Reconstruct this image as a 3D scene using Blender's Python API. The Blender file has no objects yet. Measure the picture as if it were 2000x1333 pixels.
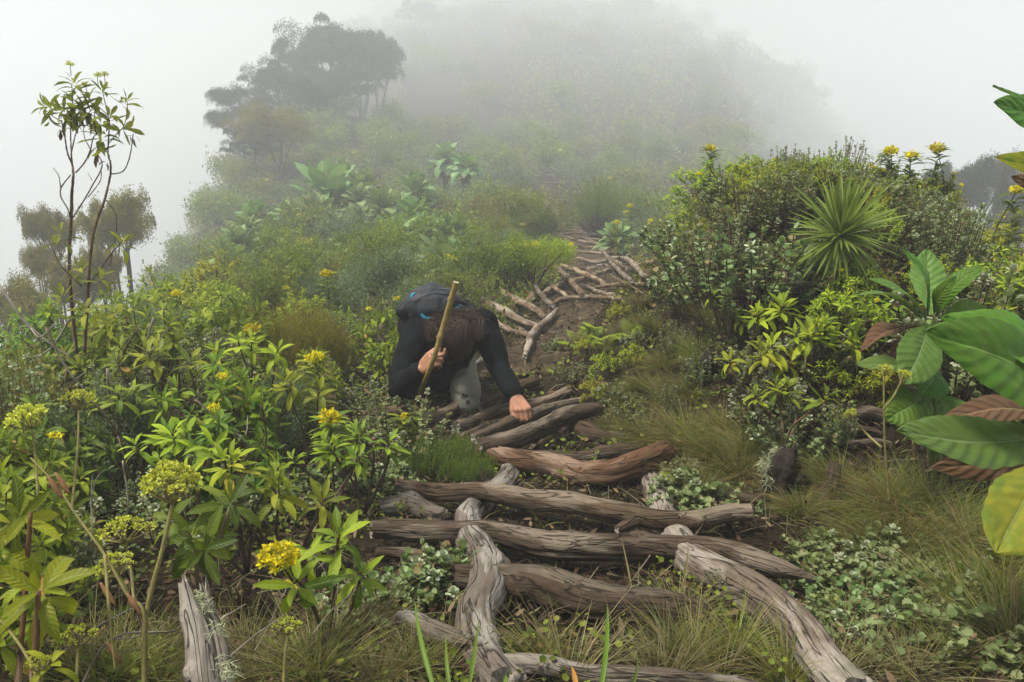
import bpy, math, random
import numpy as np
from mathutils import Vector, Matrix, noise as mnoise
sc = bpy.context.scene
R = math.radians
# ------------------------------------------------------------------ camera
PITCH = R(14.0); FPX = 1570.0
cam_d = bpy.data.cameras.new('camera'); cam = bpy.data.objects.new('camera', cam_d)
sc.collection.objects.link(cam); sc.camera = cam
cam.location = (0, 0, 0); cam.rotation_euler = (math.pi/2 - PITCH, 0, 0)
cam_d.sensor_width = 36; cam_d.lens = FPX/2000*36
cam_d.clip_start = 0.02; cam_d.clip_end = 2000
# ------------------------------------------------------------------ world, sun, exposure
SUN_EL, SUN_AZ = R(62), R(-105)         # high soft light from the left, a little behind the viewer
w = bpy.data.worlds.new('World'); sc.world = w; w.use_nodes = True
nt = w.node_tree; nt.nodes.clear()
def N(nt, t, **k):
    n = nt.nodes.new(t)
    for a, b in k.items():
        if a.startswith('_'): setattr(n, a[1:], b)
        else: n.inputs[a].default_value = b
    return n
sky = N(nt, 'ShaderNodeTexSky'); sky.sky_type = 'NISHITA'; sky.sun_disc = False
sky.sun_elevation = SUN_EL; sky.sun_rotation = SUN_AZ; sky.altitude = 3000; sky.dust_density = 3
tcw = N(nt, 'ShaderNodeTexCoord'); nzw = N(nt, 'ShaderNodeTexNoise', Scale=1.6, Detail=3.0)
crw = N(nt, 'ShaderNodeValToRGB'); crw.color_ramp.elements[0].position = .3; crw.color_ramp.elements[1].position = .7
crw.color_ramp.elements[0].color = (2.0, 2.5, 3.0, 1); crw.color_ramp.elements[1].color = (3.3, 3.3, 3.25, 1)
mxw = N(nt, 'ShaderNodeMixRGB', Fac=0.9)
bgw = N(nt, 'ShaderNodeBackground', Strength=0.095); ow = N(nt, 'ShaderNodeOutputWorld')
nt.links.new(tcw.outputs['Generated'], nzw.inputs['Vector']); nt.links.new(nzw.outputs['Fac'], crw.inputs[0])
nt.links.new(sky.outputs[0], mxw.inputs[1]); nt.links.new(crw.outputs[0], mxw.inputs[2])
nt.links.new(mxw.outputs[0], bgw.inputs[0]); nt.links.new(bgw.outputs[0], ow.inputs[0])
sd = bpy.data.lights.new('sun', 'SUN'); sun = bpy.data.objects.new('sun', sd); sc.collection.objects.link(sun)
sd.energy = 4.2; sd.angle = R(12); sd.color = (1.0, .95, .86)
sdir = Vector((math.sin(SUN_AZ)*math.cos(SUN_EL), math.cos(SUN_AZ)*math.cos(SUN_EL), math.sin(SUN_EL)))
sun.rotation_euler = sdir.to_track_quat('Z', 'Y').to_euler()
sc.view_settings.view_transform = 'Standard'; sc.view_settings.look = 'None'
sc.view_settings.exposure = 0.82; sc.view_settings.gamma = 1
sc.render.engine = 'CYCLES'
sc.cycles.use_denoising = True
sc.cycles.max_bounces = 9; sc.cycles.diffuse_bounces = 2; sc.cycles.glossy_bounces = 2
sc.cycles.transmission_bounces = 3; sc.cycles.volume_bounces = 6; sc.cycles.transparent_max_bounces = 4
HAZE_D = 0.0094
# ------------------------------------------------------------------ pixel helpers (photo pixels 2000x1333)
FW = np.array([0, math.cos(PITCH), -math.sin(PITCH)]); UP = np.array([0, math.sin(PITCH), math.cos(PITCH)]); RT = np.array([1., 0, 0])
def P(u, v, d): return FW*d + RT*((u-1000)/FPX*d) + UP*((666.5-v)/FPX*d)
def proj(p):
    p = np.asarray(p, float); d = p@FW
    return 1000+FPX*(p@RT)/d, 666.5-FPX*(p@UP)/d, d
rng = np.random.default_rng(7)
# ------------------------------------------------------------------ numpy value noise
_perm = np.random.default_rng(3).random((64, 64, 64))
def vnoise(x, y, z=0.0):
    x, y, z = np.broadcast_arrays(np.asarray(x, float), np.asarray(y, float), np.asarray(z, float))
    xi, yi, zi = np.floor(x).astype(int), np.floor(y).astype(int), np.floor(z).astype(int)
    fx, fy, fz = x-xi, y-yi, z-zi
    s = lambda t: t*t*(3-2*t)
    fx, fy, fz = s(fx), s(fy), s(fz)
    g = lambda a, b, c: _perm[a & 63, b & 63, c & 63]
    c00 = g(xi, yi, zi)*(1-fx)+g(xi+1, yi, zi)*fx; c10 = g(xi, yi+1, zi)*(1-fx)+g(xi+1, yi+1, zi)*fx
    c01 = g(xi, yi, zi+1)*(1-fx)+g(xi+1, yi, zi+1)*fx; c11 = g(xi, yi+1, zi+1)*(1-fx)+g(xi+1, yi+1, zi+1)*fx
    return ((c00*(1-fy)+c10*fy)*(1-fz)+(c01*(1-fy)+c11*fy)*fz)*2-1
def fbm(x, y, z=0.0, o=3):
    t = 0; a = 1
    for i in range(o): t = t+a*vnoise(x*2**i+7.3*i, y*2**i+3.1*i, z*2**i); a *= .5
    return t/1.8
# ------------------------------------------------------------------ terrain height
YS = np.array([-12, 0.0, .6, 1.4, 2.0, 3.0, 3.5, 4.2, 6, 8, 10, 15, 20, 30, 45, 62, 90, 130, 200, 310, 380, 560])
ZS = np.array([-.7, -.85, -.93, -1.03, -1.15, -1.24, -1.27, -1.30, -1.38, -1.46, -1.62, -1.98, -2.2, -2.1, -1.4, .4, 6.2, 15.5, 31, 52, 52, -10])
def trail_x(y): return np.interp(y, [0, 1.4, 2.4, 3.5, 4.5, 6, 8, 10, 15, 20, 30, 45, 60, 135], [.0, .1, .22, .1, .05, .45, .85, 1.1, 1.45, 1.5, 1.2, 1.7, 2.6, 5])
def ground(x, y, fine=True):
    x = np.asarray(x, float); y = np.asarray(y, float)
    S = np.interp(y, YS, ZS); dx = x-trail_x(y)
    wl = np.interp(y, [0, 4, 10, 17, 40, 80, 310], [1.9, 2.4, 4.6, 7.5, 14, 25, 75])
    wr = np.interp(y, [0, 4, 10, 17, 40, 80, 130, 200, 310], [2.4, 3.6, 3.6, 5.5, 10, 17, 27, 62, 125])
    a = np.interp(y, [0, 10, 60, 310], [.012, .012, .005, .0040])
    L = np.maximum(0, -dx-wl); Rr = np.maximum(0, dx-wr)
    z = S - a*np.minimum(np.abs(dx), 110)**2 - .75*np.minimum(L, 60)**1.08 - .8*np.minimum(Rr, 60)**1.08
    # right bank
    z = z + 1.02*np.exp(-(np.abs(x-1.85)/1.1)**3-((y-4.8)/1.7)**2)
    z = z + .30*np.exp(-((x-1.35)/.5)**2-((y-3.7)/1.1)**2)
    z = z + 3.3*np.exp(-((x+12.5)/7.)**2-((y-50)/17.)**2)
    if fine:
        k = np.clip(np.abs(y)/14, .15, 8)
        z = z + .10*k*fbm(x/(1.6*k), y/(1.6*k), 2.0)*np.clip((np.abs(dx)-.3)/.8, .25, 1) + .018*vnoise(x*5, y*5, 1.5)
    return z
def gz(x, y): return float(ground(x, y))
def L(u, v, h=0.0, dmin=.7, dmax=200):
    """where the ray through this pixel meets the ground raised by h"""
    d = np.geomspace(dmin, 420, 1000)
    pts = d[:, None]*(FW+RT*((u-1000)/FPX)+UP*((666.5-v)/FPX))
    below = pts[:, 2] < ground(pts[:, 0], pts[:, 1])+h
    i = int(np.argmax(below)) if below.any() else len(d)-1
    a, b = d[max(i-1, 0)], d[i]
    for _ in range(18):
        m = (a+b)/2; p = m*(FW+RT*((u-1000)/FPX)+UP*((666.5-v)/FPX))
        if p[2] < gz(p[0], p[1])+h: b = m
        else: a = m
    return P(u, v, b)
# ------------------------------------------------------------------ mesh builder
class MB:
    def __init__(s): s.V = []; s.Q = []; s.T = []; s.A = []; s.n = 0; s.qm = []; s.tm = []
    def add(s, V, Q=None, A=None, T=None, m=0):
        V = np.asarray(V, float).reshape(-1, 3)
        s.V.append(V); s.A.append(np.zeros_like(V) if A is None else np.asarray(A, float).reshape(-1, 3))
        if Q is not None and len(Q): Q = np.asarray(Q, int).reshape(-1, 4); s.Q.append(Q+s.n); s.qm.append(np.full(len(Q), m))
        if T is not None and len(T): T = np.asarray(T, int).reshape(-1, 3); s.T.append(T+s.n); s.tm.append(np.full(len(T), m))
        s.n += len(V)
    def mesh(s, name, mats, smooth=True):
        me = bpy.data.meshes.new(name)
        V = np.vstack(s.V); A = np.vstack(s.A)
        Q = np.vstack(s.Q) if s.Q else np.zeros((0, 4), int); T = np.vstack(s.T) if s.T else np.zeros((0, 3), int)
        me.vertices.add(len(V)); me.vertices.foreach_set('co', V.ravel().astype(np.float32))
        li = np.concatenate([Q.ravel(), T.ravel()]).astype(np.int32)
        me.loops.add(len(li)); me.loops.foreach_set('vertex_index', li)
        nq, ntr = len(Q), len(T); me.polygons.add(nq+ntr)
        me.polygons.foreach_set('loop_start', np.concatenate([np.arange(nq)*4, nq*4+np.arange(ntr)*3]).astype(np.int32))
        mi = np.concatenate(([*s.qm] or [np.zeros(0)])+([*s.tm] or [np.zeros(0)])).astype(np.int32)
        me.update(calc_edges=True)
        me.polygons.foreach_set('material_index', mi)
        me.polygons.foreach_set('use_smooth', np.full(nq+ntr, smooth))
        at = me.attributes.new('luv', 'FLOAT_VECTOR', 'POINT'); at.data.foreach_set('vector', A.ravel().astype(np.float32))
        for mt in (mats if isinstance(mats, (list, tuple)) else [mats]): me.materials.append(mt)
        me.update(); return me
def link(name, me, parent=None, loc=None):
    o = bpy.data.objects.new(name, me); sc.collection.objects.link(o)
    if parent is not None: o.parent = parent
    if loc is not None: o.location = loc
    return o
def tag(o, label=None, cat=None, group=None, kind=None):
    if label: o['label'] = label
    if cat: o['category'] = cat
    if group: o['group'] = group
    if kind: o['kind'] = kind
    return o
def empty(name, loc, rz=0, s=1):
    o = bpy.data.objects.new(name, None); sc.collection.objects.link(o); o.empty_display_size = .05
    o.location = tuple(loc); o.rotation_euler = (0, 0, rz)
    o.scale = (s, s, s) if np.isscalar(s) else s
    return o
# ---- geometry primitives
def nrm(a): a = np.asarray(a, float); return a/np.maximum(np.linalg.norm(a, axis=-1, keepdims=True), 1e-9)
def spline(pts, n):
    pts = np.asarray(pts, float)
    if len(pts) == 2: return pts[0]+(pts[1]-pts[0])*np.linspace(0, 1, n)[:, None]
    p = np.vstack([2*pts[0]-pts[1], pts, 2*pts[-1]-pts[-2]])
    m = len(pts)-1; t = np.linspace(0, m-1e-6, n); i = t.astype(int); f = (t-i)[:, None]
    a, b, c, d = p[i], p[i+1], p[i+2], p[i+3]
    return .5*((2*b)+(-a+c)*f+(2*a-5*b+4*c-d)*f**2+(-a+3*b-3*c+d)*f**3)
def frames(C):
    Tn = nrm(np.gradient(C, axis=0)); X = np.zeros_like(C)
    r = np.array([0, 0, 1.]) if abs(Tn[0, 2]) < .9 else np.array([1., 0, 0])
    x = nrm(np.cross(Tn[0], r))
    for i in range(len(C)):
        x = nrm(x-Tn[i]*(x@Tn[i])); X[i] = x
    return Tn, X, np.cross(Tn, X)
def tube(B, pts, rad, sides=6, n=None, m=0, cap=True, rnd=0.0, seed=0):
    pts = np.asarray(pts, float); n = n or len(pts)*3
    C = spline(pts, n); rr = np.interp(np.linspace(0, 1, n), np.linspace(0, 1, len(np.atleast_1d(rad))), np.atleast_1d(rad)) if not np.isscalar(rad) else np.full(n, rad)
    Tn, X, Y = frames(C); th = np.linspace(0, 2*np.pi, sides, endpoint=False)
    rg = rr[:, None]*(1+(rnd*np.random.default_rng(seed).normal(size=(n, sides)) if rnd else 0))
    V = C[:, None]+rg[..., None]*(np.cos(th)[None, :, None]*X[:, None]+np.sin(th)[None, :, None]*Y[:, None])
    s = np.concatenate([[0], np.cumsum(np.linalg.norm(np.diff(C, axis=0), axis=1))])
    A = np.stack([np.broadcast_to(np.cos(th), (n, sides))*rr[:, None], np.broadcast_to(np.sin(th), (n, sides))*rr[:, None], np.broadcast_to(s[:, None], (n, sides))], -1)
    i, j = np.meshgrid(np.arange(n-1), np.arange(sides), indexing='ij'); k = (j+1) % sides
    Q = np.stack([i*sides+j, i*sides+k, (i+1)*sides+k, (i+1)*sides+j], -1).reshape(-1, 4)
    V = V.reshape(-1, 3); A = A.reshape(-1, 3)
    T = []
    if cap:
        V = np.vstack([V, C[0], C[-1]]); A = np.vstack([A, [0, 0, 0], [0, 0, s[-1]]]); c0 = n*sides
        T = [[c0, (q+1) % sides, q] for q in range(sides)]+[[c0+1, (n-1)*sides+q, (n-1)*sides+(q+1) % sides] for q in range(sides)]
    B.add(V, Q, A, T, m)
def leaf_t(L=1., W=.25, nx=2, ny=6, fold=.25, droop=.3, base=.12, tip=1.0, widest=.5, serr=0.0, wave=0.0, seed=0, pucker=0.0):
    """leaf template: across x, along y, normal z. returns V,Q,A"""
    t = np.linspace(0, 1, ny+1); k = 2*nx+1; u = np.linspace(-1, 1, k)
    wd = np.sin(np.pi*np.clip(t, 0, 1)**(math.log(.5)/math.log(widest)))**.8*W*.5
    wd = np.maximum(wd, base*W*.5*(1-t)**.5*(t < .5)); wd[-1] = 0.002*L*tip
    ang = -droop*t*1.6; dy = np.cos(ang); dz = np.sin(ang)
    yy = np.concatenate([[0], np.cumsum((dy[1:]+dy[:-1])/2)])/ny*L; zz = np.concatenate([[0], np.cumsum((dz[1:]+dz[:-1])/2)])/ny*L
    g = np.random.default_rng(seed); ph = g.random()*6
    V = np.zeros((ny+1, k, 3)); A = np.zeros((ny+1, k, 3))
    for i in range(ny+1):
        e = wd[i]*(1+(serr*(1 if i % 2 else -1) if 0 < i < ny else 0))
        x = u*np.where(np.abs(u) > .99, e, wd[i])
        V[i, :, 0] = x
        V[i, :, 1] = yy[i]
        V[i, :, 2] = zz[i]+np.abs(u)*wd[i]*fold+wave*W*np.sin(t[i]*11+ph+u*2)*np.abs(u)**1.5*np.sin(np.pi*t[i])+pucker*W*np.sin(t[i]*ny*1.57-np.abs(u)*2.5)*np.sin(np.pi*np.abs(u))
        A[i, :, 0] = u; A[i, :, 1] = t[i]
    i, j = np.meshgrid(np.arange(ny), np.arange(k-1), indexing='ij')
    Q = np.stack([i*k+j, i*k+j+1, (i+1)*k+j+1, (i+1)*k+j], -1).reshape(-1, 4)
    return V.reshape(-1, 3), Q, A.reshape(-1, 3)
def disc_t(nn=9, scal=.18, cup=.25):
    """rounded lobed leaf, attached at its rim"""
    th = np.linspace(0, 2*np.pi, nn*2, endpoint=False); r = .5*(1-scal*(np.arange(nn*2) % 2))
    V = np.stack([r*np.sin(th), .5-r*np.cos(th), cup*r*(1-.3*np.cos(th))], -1); V = np.vstack([V, [0, .42, 0]])
    A = np.zeros_like(V); A[:-1, 0] = 1*np.sign(np.sin(th)); A[:, 1] = V[:, 1]
    c = nn*2; T = [[c, i, (i+1) % c] for i in range(c)]
    return V, T, A
def frame_from(Y, up=None, g=rng, roll=.35):
    Y = nrm(Y); n = len(Y)
    U0 = np.broadcast_to(np.array([0, 0, 1.]) if up is None else up, Y.shape)+g.normal(size=(n, 3))*roll*.4
    X = nrm(np.cross(Y, U0)); Z = np.cross(X, Y); return X, Y, Z
def scatter(B, tmpl, O, F, S, m=0, rnd=None, g=rng, tri=False):
    V, Q, A = tmpl; O = np.asarray(O, float); X, Y, Z = F; n = len(O); k = len(V)
    S = np.broadcast_to(np.asarray(S, float), (n,))[:, None, None]
    W = O[:, None]+S*(V[None, :, 0:1]*X[:, None]+V[None, :, 1:2]*Y[:, None]+V[None, :, 2:3]*Z[:, None])
    r = g.random(n) if rnd is None else rnd
    AA = np.broadcast_to(A[None], (n, k, 3)).copy(); AA[:, :, 2] = r[:, None]
    Q = np.asarray(Q); QQ = (Q[None]+(np.arange(n)*k)[:, None, None]).reshape(-1, Q.shape[1])
    if Q.shape[1] == 3: B.add(W.reshape(-1, 3), None, AA.reshape(-1, 3), QQ, m)
    else: B.add(W.reshape(-1, 3), QQ, AA.reshape(-1, 3), None, m)
def blades(B, O, D, Ln, Wd, bend=.5, seg=4, m=0, g=rng, rnd=None, grav=True):
    """thin curved grass blades: origins O, directions D, lengths"""
    O = np.asarray(O, float); n = len(O); D = nrm(D); Ln = np.broadcast_to(Ln, (n,)); Wd = np.broadcast_to(Wd, (n,)); bend = np.broadcast_to(bend, (n,))
    side = nrm(np.cross(D, g.normal(size=(n, 3)))); t = np.linspace(0, 1, seg+1)
    hz = D.copy(); hz[:, 2] = 0; hz = nrm(hz+1e-6)
    V = np.zeros((n, seg+1, 2, 3)); A = np.zeros((n, seg+1, 2, 3)); r = g.random(n) if rnd is None else rnd
    for i, tt in enumerate(t):
        c = O+D*(Ln*tt)[:, None]
        c = c+hz*(bend*Ln*tt**2*.45)[:, None]; c[:, 2] -= bend*Ln*tt**2.2*.55
        w_ = (Wd*(1-tt**1.8)*.5+.0002)[:, None]*side
        V[:, i, 0] = c-w_; V[:, i, 1] = c+w_; A[:, i, 0, 0] = -1; A[:, i, 1, 0] = 1; A[:, i, :, 1] = tt; A[:, i, :, 2] = r[:, None]
    k = (seg+1)*2; q = np.array([[2*i, 2*i+1, 2*i+3, 2*i+2] for i in range(seg)])
    B.add(V.reshape(-1, 3), (q[None]+(np.arange(n)*k)[:, None, None]).reshape(-1, 4), A.reshape(-1, 3), None, m)
# ------------------------------------------------------------------ materials
def newmat(name):
    m = bpy.data.materials.new(name); m.use_nodes = True; t = m.node_tree; t.nodes.clear()
    o = N(t, 'ShaderNodeOutputMaterial'); return m, t, o
def ramp(t, fac, stops):
    r = N(t, 'ShaderNodeValToRGB'); e = r.color_ramp.elements
    while len(e) < len(stops): e.new(.5)
    for k, (p, c) in enumerate(stops): e[k].position = p; e[k].color = (*c, 1)
    t.links.new(fac, r.inputs[0]); return r.outputs[0]
def mathn(t, op, a, b=None, c=None, clamp=False):
    n = N(t, 'ShaderNodeMath'); n.operation = op; n.use_clamp = clamp
    for k, x in enumerate((a, b, c)):
        if x is None: continue
        if isinstance(x, (int, float)): n.inputs[k].default_value = x
        else: t.links.new(x, n.inputs[k])
    return n.outputs[0]
def mixc(t, f, a, b, blend='MIX'):
    n = N(t, 'ShaderNodeMixRGB'); n.blend_type = blend
    for k, x in enumerate((f, a, b)):
        if isinstance(x, (int, float)): n.inputs[k].default_value = x
        elif isinstance(x, tuple): n.inputs[k].default_value = (*x, 1)
        else: t.links.new(x, n.inputs[k])
    return n.outputs[0]
def noise(t, vec, scale, detail=3, rough=.55, dist=0.0):
    n = N(t, 'ShaderNodeTexNoise', Scale=scale, Detail=detail, Roughness=rough, Distortion=dist)
    if vec is not None: t.links.new(vec, n.inputs['Vector'])
    return n.outputs['Fac']
def leafmat(name, c1, c2, rib=None, dead=None, deadp=.05, rough=.5, trans=.3, veins=9., ribw=.07, bump=.25, hv=.06, mottled=0.0, spec=.22, vd=.05, back=True):
    """leaf: luv.x across, luv.y along, luv.z random per leaf"""
    m, t, o = newmat(name)
    a = N(t, 'ShaderNodeAttribute'); a.attribute_name = 'luv'
    s = N(t, 'ShaderNodeSeparateXYZ'); t.links.new(a.outputs['Vector'], s.inputs[0])
    x = mathn(t, 'ABSOLUTE', s.outputs[0]); y = s.outputs[1]; z = s.outputs[2]
    oi = N(t, 'ShaderNodeObjectInfo')
    stops = [(0, c1), (.55, tuple((p+q)/2 for p, q in zip(c1, c2))), (1-deadp-.01, c2)]
    if dead: stops.append((1-deadp+.01, dead))
    col = ramp(t, z, stops)
    hs = N(t, 'ShaderNodeHueSaturation', Saturation=1.0)
    t.links.new(mathn(t, 'MULTIPLY_ADD', oi.outputs['Random'], hv, .5-hv/2), hs.inputs['Hue'])
    t.links.new(mathn(t, 'MULTIPLY_ADD', oi.outputs['Random'], .35, .83), hs.inputs['Value'])
    t.links.new(col, hs.inputs['Color']); col = hs.outputs[0]
    geo = N(t, 'ShaderNodeNewGeometry')
    if mottled:
        tc = N(t, 'ShaderNodeTexCoord'); nf = noise(t, tc.outputs['Object'], 22, 4)
        nf2 = ramp(t, nf, [(.42, (0, 0, 0)), (.62, (1, 1, 1))])
        col = mixc(t, mathn(t, 'MULTIPLY', nf2, mottled), col, dead or c1)
    if rib:
        rf = mathn(t, 'SMOOTHSTEP' if False else 'LESS_THAN', x, ribw)
        col = mixc(t, mathn(t, 'MULTIPLY', rf, .7), col, rib)
    wv = mathn(t, 'SINE', mathn(t, 'MULTIPLY', mathn(t, 'SUBTRACT', y, mathn(t, 'MULTIPLY', x, .16)), veins*6.28))
    if rib:
        vf = mathn(t, 'GREATER_THAN', wv, .93); col = mixc(t, mathn(t, 'MULTIPLY', vf, vd*4), col, rib)
    if back: back = mixc(t, .3, col, (.27, .32, .17)); col = mixc(t, geo.outputs['Backfacing'], col, back)
    p = N(t, 'ShaderNodeBsdfPrincipled', Roughness=rough); p.inputs['Specular IOR Level'].default_value = spec
    t.links.new(col, p.inputs['Base Color'])
    if bump:
        b = N(t, 'ShaderNodeBump', Strength=bump, Distance=.002); t.links.new(wv, b.inputs['Height']); t.links.new(b.outputs[0], p.inputs['Normal'])
    if trans:
        tr = N(t, 'ShaderNodeBsdfTranslucent'); tc_ = mixc(t, 1.0, col, (1.25, 1.3, .6), 'MULTIPLY'); t.links.new(tc_, tr.inputs[0])
        mx = N(t, 'ShaderNodeMixShader', Fac=trans); t.links.new(p.outputs[0], mx.inputs[1]); t.links.new(tr.outputs[0], mx.inputs[2])
        t.links.new(mx.outputs[0], o.inputs[0])
    else: t.links.new(p.outputs[0], o.inputs[0])
    return m
def woodmat(name, dark, mid, pale, palep=.5, grain=1.0, bump=.9, tintp=None):
    m, t, o = newmat(name)
    a = N(t, 'ShaderNodeAttribute'); a.attribute_name = 'luv'
    oi = N(t, 'ShaderNodeObjectInfo')
    off = N(t, 'ShaderNodeCombineXYZ'); t.links.new(mathn(t, 'MULTIPLY', oi.outputs['Random'], 37), off.inputs[2])
    va = N(t, 'ShaderNodeVectorMath'); va.operation = 'ADD'; t.links.new(a.outputs['Vector'], va.inputs[0]); t.links.new(off.outputs[0], va.inputs[1])
    mp = N(t, 'ShaderNodeMapping'); mp.inputs['Scale'].default_value = (1, 1, .09); t.links.new(va.outputs[0], mp.inputs[0])
    mp2 = N(t, 'ShaderNodeMapping'); mp2.inputs['Scale'].default_value = (1, 1, .3); t.links.new(va.outputs[0], mp2.inputs[0])
    g1 = noise(t, mp.outputs[0], 190*grain, 5, .65, .6); g2 = noise(t, mp.outputs[0], 60*grain, 4, .6, .9)
    big = noise(t, mp2.outputs[0], 13, 3, .5, .4); fine = noise(t, va.outputs[0], 160, 2)
    base = ramp(t, mathn(t, 'MULTIPLY_ADD', g1, .6, mathn(t, 'MULTIPLY', g2, .4)), [(.36, dark), (.48, mid), (.66, tuple(1.35*c for c in mid))])
    pf = ramp(t, big, [(.62-.3*palep, (0, 0, 0)), (.70-.3*palep, (1, 1, 1))])
    pc = ramp(t, g1, [(.35, tuple(c*.62 for c in pale)), (.6, pale)])
    col = mixc(t, mathn(t, 'MULTIPLY', pf, .85), base, pc)
    if tintp: 
        tf = ramp(t, noise(t, mp2.outputs[0], 7, 2), [(.45, (0, 0, 0)), (.6, (1, 1, 1))]); col = mixc(t, mathn(t, 'MULTIPLY', tf, .7), col, tintp)
    hv_ = N(t, 'ShaderNodeHueSaturation'); t.links.new(mathn(t, 'MULTIPLY_ADD', oi.outputs['Random'], .55, .75), hv_.inputs['Value']); t.links.new(mathn(t, 'MULTIPLY_ADD', mathn(t, 'FRACT', mathn(t, 'MULTIPLY', oi.outputs['Random'], 7.3)), .4, .9), hv_.inputs['Saturation']); t.links.new(col, hv_.inputs['Color']); col = hv_.outputs[0]
    # long drying cracks
    cr = noise(t, mp.outputs[0], 34*grain, 2, .4, 1.2); cf = ramp(t, mathn(t, 'ABSOLUTE', mathn(t, 'SUBTRACT', cr, .5)), [(.0, (1, 1, 1)), (.026, (0, 0, 0))])
    col = mixc(t, mathn(t, 'MULTIPLY', cf, .85), col, (.012, .009, .007))
    # green film and lichen flecks
    lf = ramp(t, fine, [(.68, (0, 0, 0)), (.74, (1, 1, 1))]); col = mixc(t, mathn(t, 'MULTIPLY', lf, .3), col, (.30, .31, .22))
    mo = ramp(t, noise(t, va.outputs[0], 9, 3), [(.60, (0, 0, 0)), (.72, (1, 1, 1))]); col = mixc(t, mathn(t, 'MULTIPLY', mo, .35), col, (.07, .085, .025))
    p = N(t, 'ShaderNodeBsdfPrincipled', Roughness=.85); p.inputs['Specular IOR Level'].default_value = .2
    t.links.new(col, p.inputs['Base Color'])
    h = mathn(t, 'SUBTRACT', mathn(t, 'MULTIPLY_ADD', g1, .5, g2), mathn(t, 'MULTIPLY', cf, .8))
    b = N(t, 'ShaderNodeBump', Strength=bump, Distance=.006); t.links.new(h, b.inputs['Height']); t.links.new(b.outputs[0], p.inputs['Normal'])
    t.links.new(p.outputs[0], o.inputs[0]); return m
def plain(name, col, rough=.8, var=.25, scale=40, bump=.2, spec=.25, dist=.002, sheen=0):
    m, t, o = newmat(name); tc = N(t, 'ShaderNodeTexCoord'); nf = noise(t, tc.outputs['Object'], scale, 4)
    c = ramp(t, nf, [(.3, tuple(x*(1-var) for x in col)), (.7, tuple(x*(1+var) for x in col))])
    p = N(t, 'ShaderNodeBsdfPrincipled', Roughness=rough); p.inputs['Specular IOR Level'].default_value = spec
    if sheen: p.inputs['Sheen Weight'].default_value = sheen
    t.links.new(c, p.inputs['Base Color'])
    if bump:
        b = N(t, 'ShaderNodeBump', Strength=bump, Distance=dist); t.links.new(nf, b.inputs['Height']); t.links.new(b.outputs[0], p.inputs['Normal'])
    t.links.new(p.outputs[0], o.inputs[0]); return m
M = {}
M['leaf'] = leafmat('shrub_leaf', (.08, .135, .004), (.36, .42, .018), rib=(.26, .36, .08), dead=(.42, .27, .04), deadp=.03, rough=.42)
M['leaf_dark'] = leafmat('dark_leaf', (.045, .095, .006), (.19, .27, .018), rib=(.16, .24, .07), dead=(.30, .2, .05), deadp=.03, rough=.42)
M['leaf_lime'] = leafmat('lime_leaf', (.18, .24, .006), (.44, .48, .018), rib=(.32, .40, .08), dead=(.45, .36, .04), deadp=.05)
M['silver'] = leafmat('silver_leaf', (.10, .145, .04), (.31, .36, .16), dead=(.24, .17, .09), deadp=.1, rough=.8, trans=.2, bump=0, spec=.2)
M['silver_top'] = leafmat('silver_top_leaf', (.33, .37, .23), (.52, .55, .39), rough=.85, trans=.15, bump=0, spec=.15)
M['small'] = leafmat('small_leaf', (.08, .125, .010), (.29, .34, .045), dead=(.22, .15, .06), deadp=.12, rough=.6, bump=0)
M['small_brown'] = leafmat('brownish_leaf', (.10, .12, .016), (.28, .29, .05), dead=(.20, .11, .05), deadp=.25, rough=.7, bump=0)
M['small_grey'] = leafmat('grey_green_leaf', (.11, .16, .075), (.19, .25, .13), dead=(.26, .27, .16), deadp=.1, rough=.7, bump=0)
M['groundsel'] = leafmat('groundsel_leaf', (.11, .20, .05), (.27, .39, .15), rib=(.34, .42, .22), dead=(.33, .30, .06), deadp=.06, rough=.6, trans=.2)
M['big'] = leafmat('big_leaf', (.06, .155, .012), (.115, .235, .024), rib=(.24, .38, .08), rough=.52, trans=.22, veins=13, ribw=.03, bump=.5, vd=.02, hv=.03, dead=(.13, .11, .02), deadp=0., mottled=.22)
M['big_pale'] = leafmat('big_leaf_underside', (.095, .19, .028), (.15, .25, .055), rib=(.30, .38, .16), rough=.5, trans=.25, veins=11, ribw=.035, bump=.5, vd=.03, hv=.02)
M['big_yellow'] = leafmat('big_leaf_yellowing', (.34, .34, .03), (.38, .36, .03), rib=(.40, .38, .12), dead=(.13, .22, .03), deadp=.0, rough=.5, trans=.25, veins=10, ribw=.02, mottled=.75, bump=.25, vd=.01, hv=.0)
M['big_dead'] = leafmat('big_leaf_dead', (.12, .07, .038), (.20, .13, .08), rib=(.3, .18, .1), dead=(.12, .05, .02), deadp=.0, rough=.8, trans=.1, veins=10, mottled=.6, bump=.6, hv=0)
M['spiky'] = leafmat('strap_leaf', (.10, .20, .02), (.22, .33, .045), rib=(.34, .45, .16), dead=(.28, .22, .06), deadp=.05, rough=.4, ribw=.12, bump=0)
M['heath'] = leafmat('heath_needle', (.13, .115, .004), (.30, .25, .010), dead=(.17, .10, .02), deadp=.12, rough=.7, trans=.25, bump=0, hv=.03)
M['heath_g'] = leafmat('heath_green_needle', (.06, .11, .004), (.15, .22, .01), dead=(.13, .12, .02), deadp=.08, rough=.7, trans=.25, bump=0, hv=.03)
M['heath_tree'] = leafmat('tree_heath_leaf', (.022, .027, .010), (.06, .062, .022), dead=(.12, .09, .03), deadp=.1, rough=.8, trans=.15, bump=0, hv=.03)
M['heath_tree_olive'] = leafmat('tree_heath_olive_leaf', (.15, .125, .016), (.30, .24, .03), dead=(.16, .10, .03), deadp=.15, rough=.8, trans=.15, bump=0, hv=.02)
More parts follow.
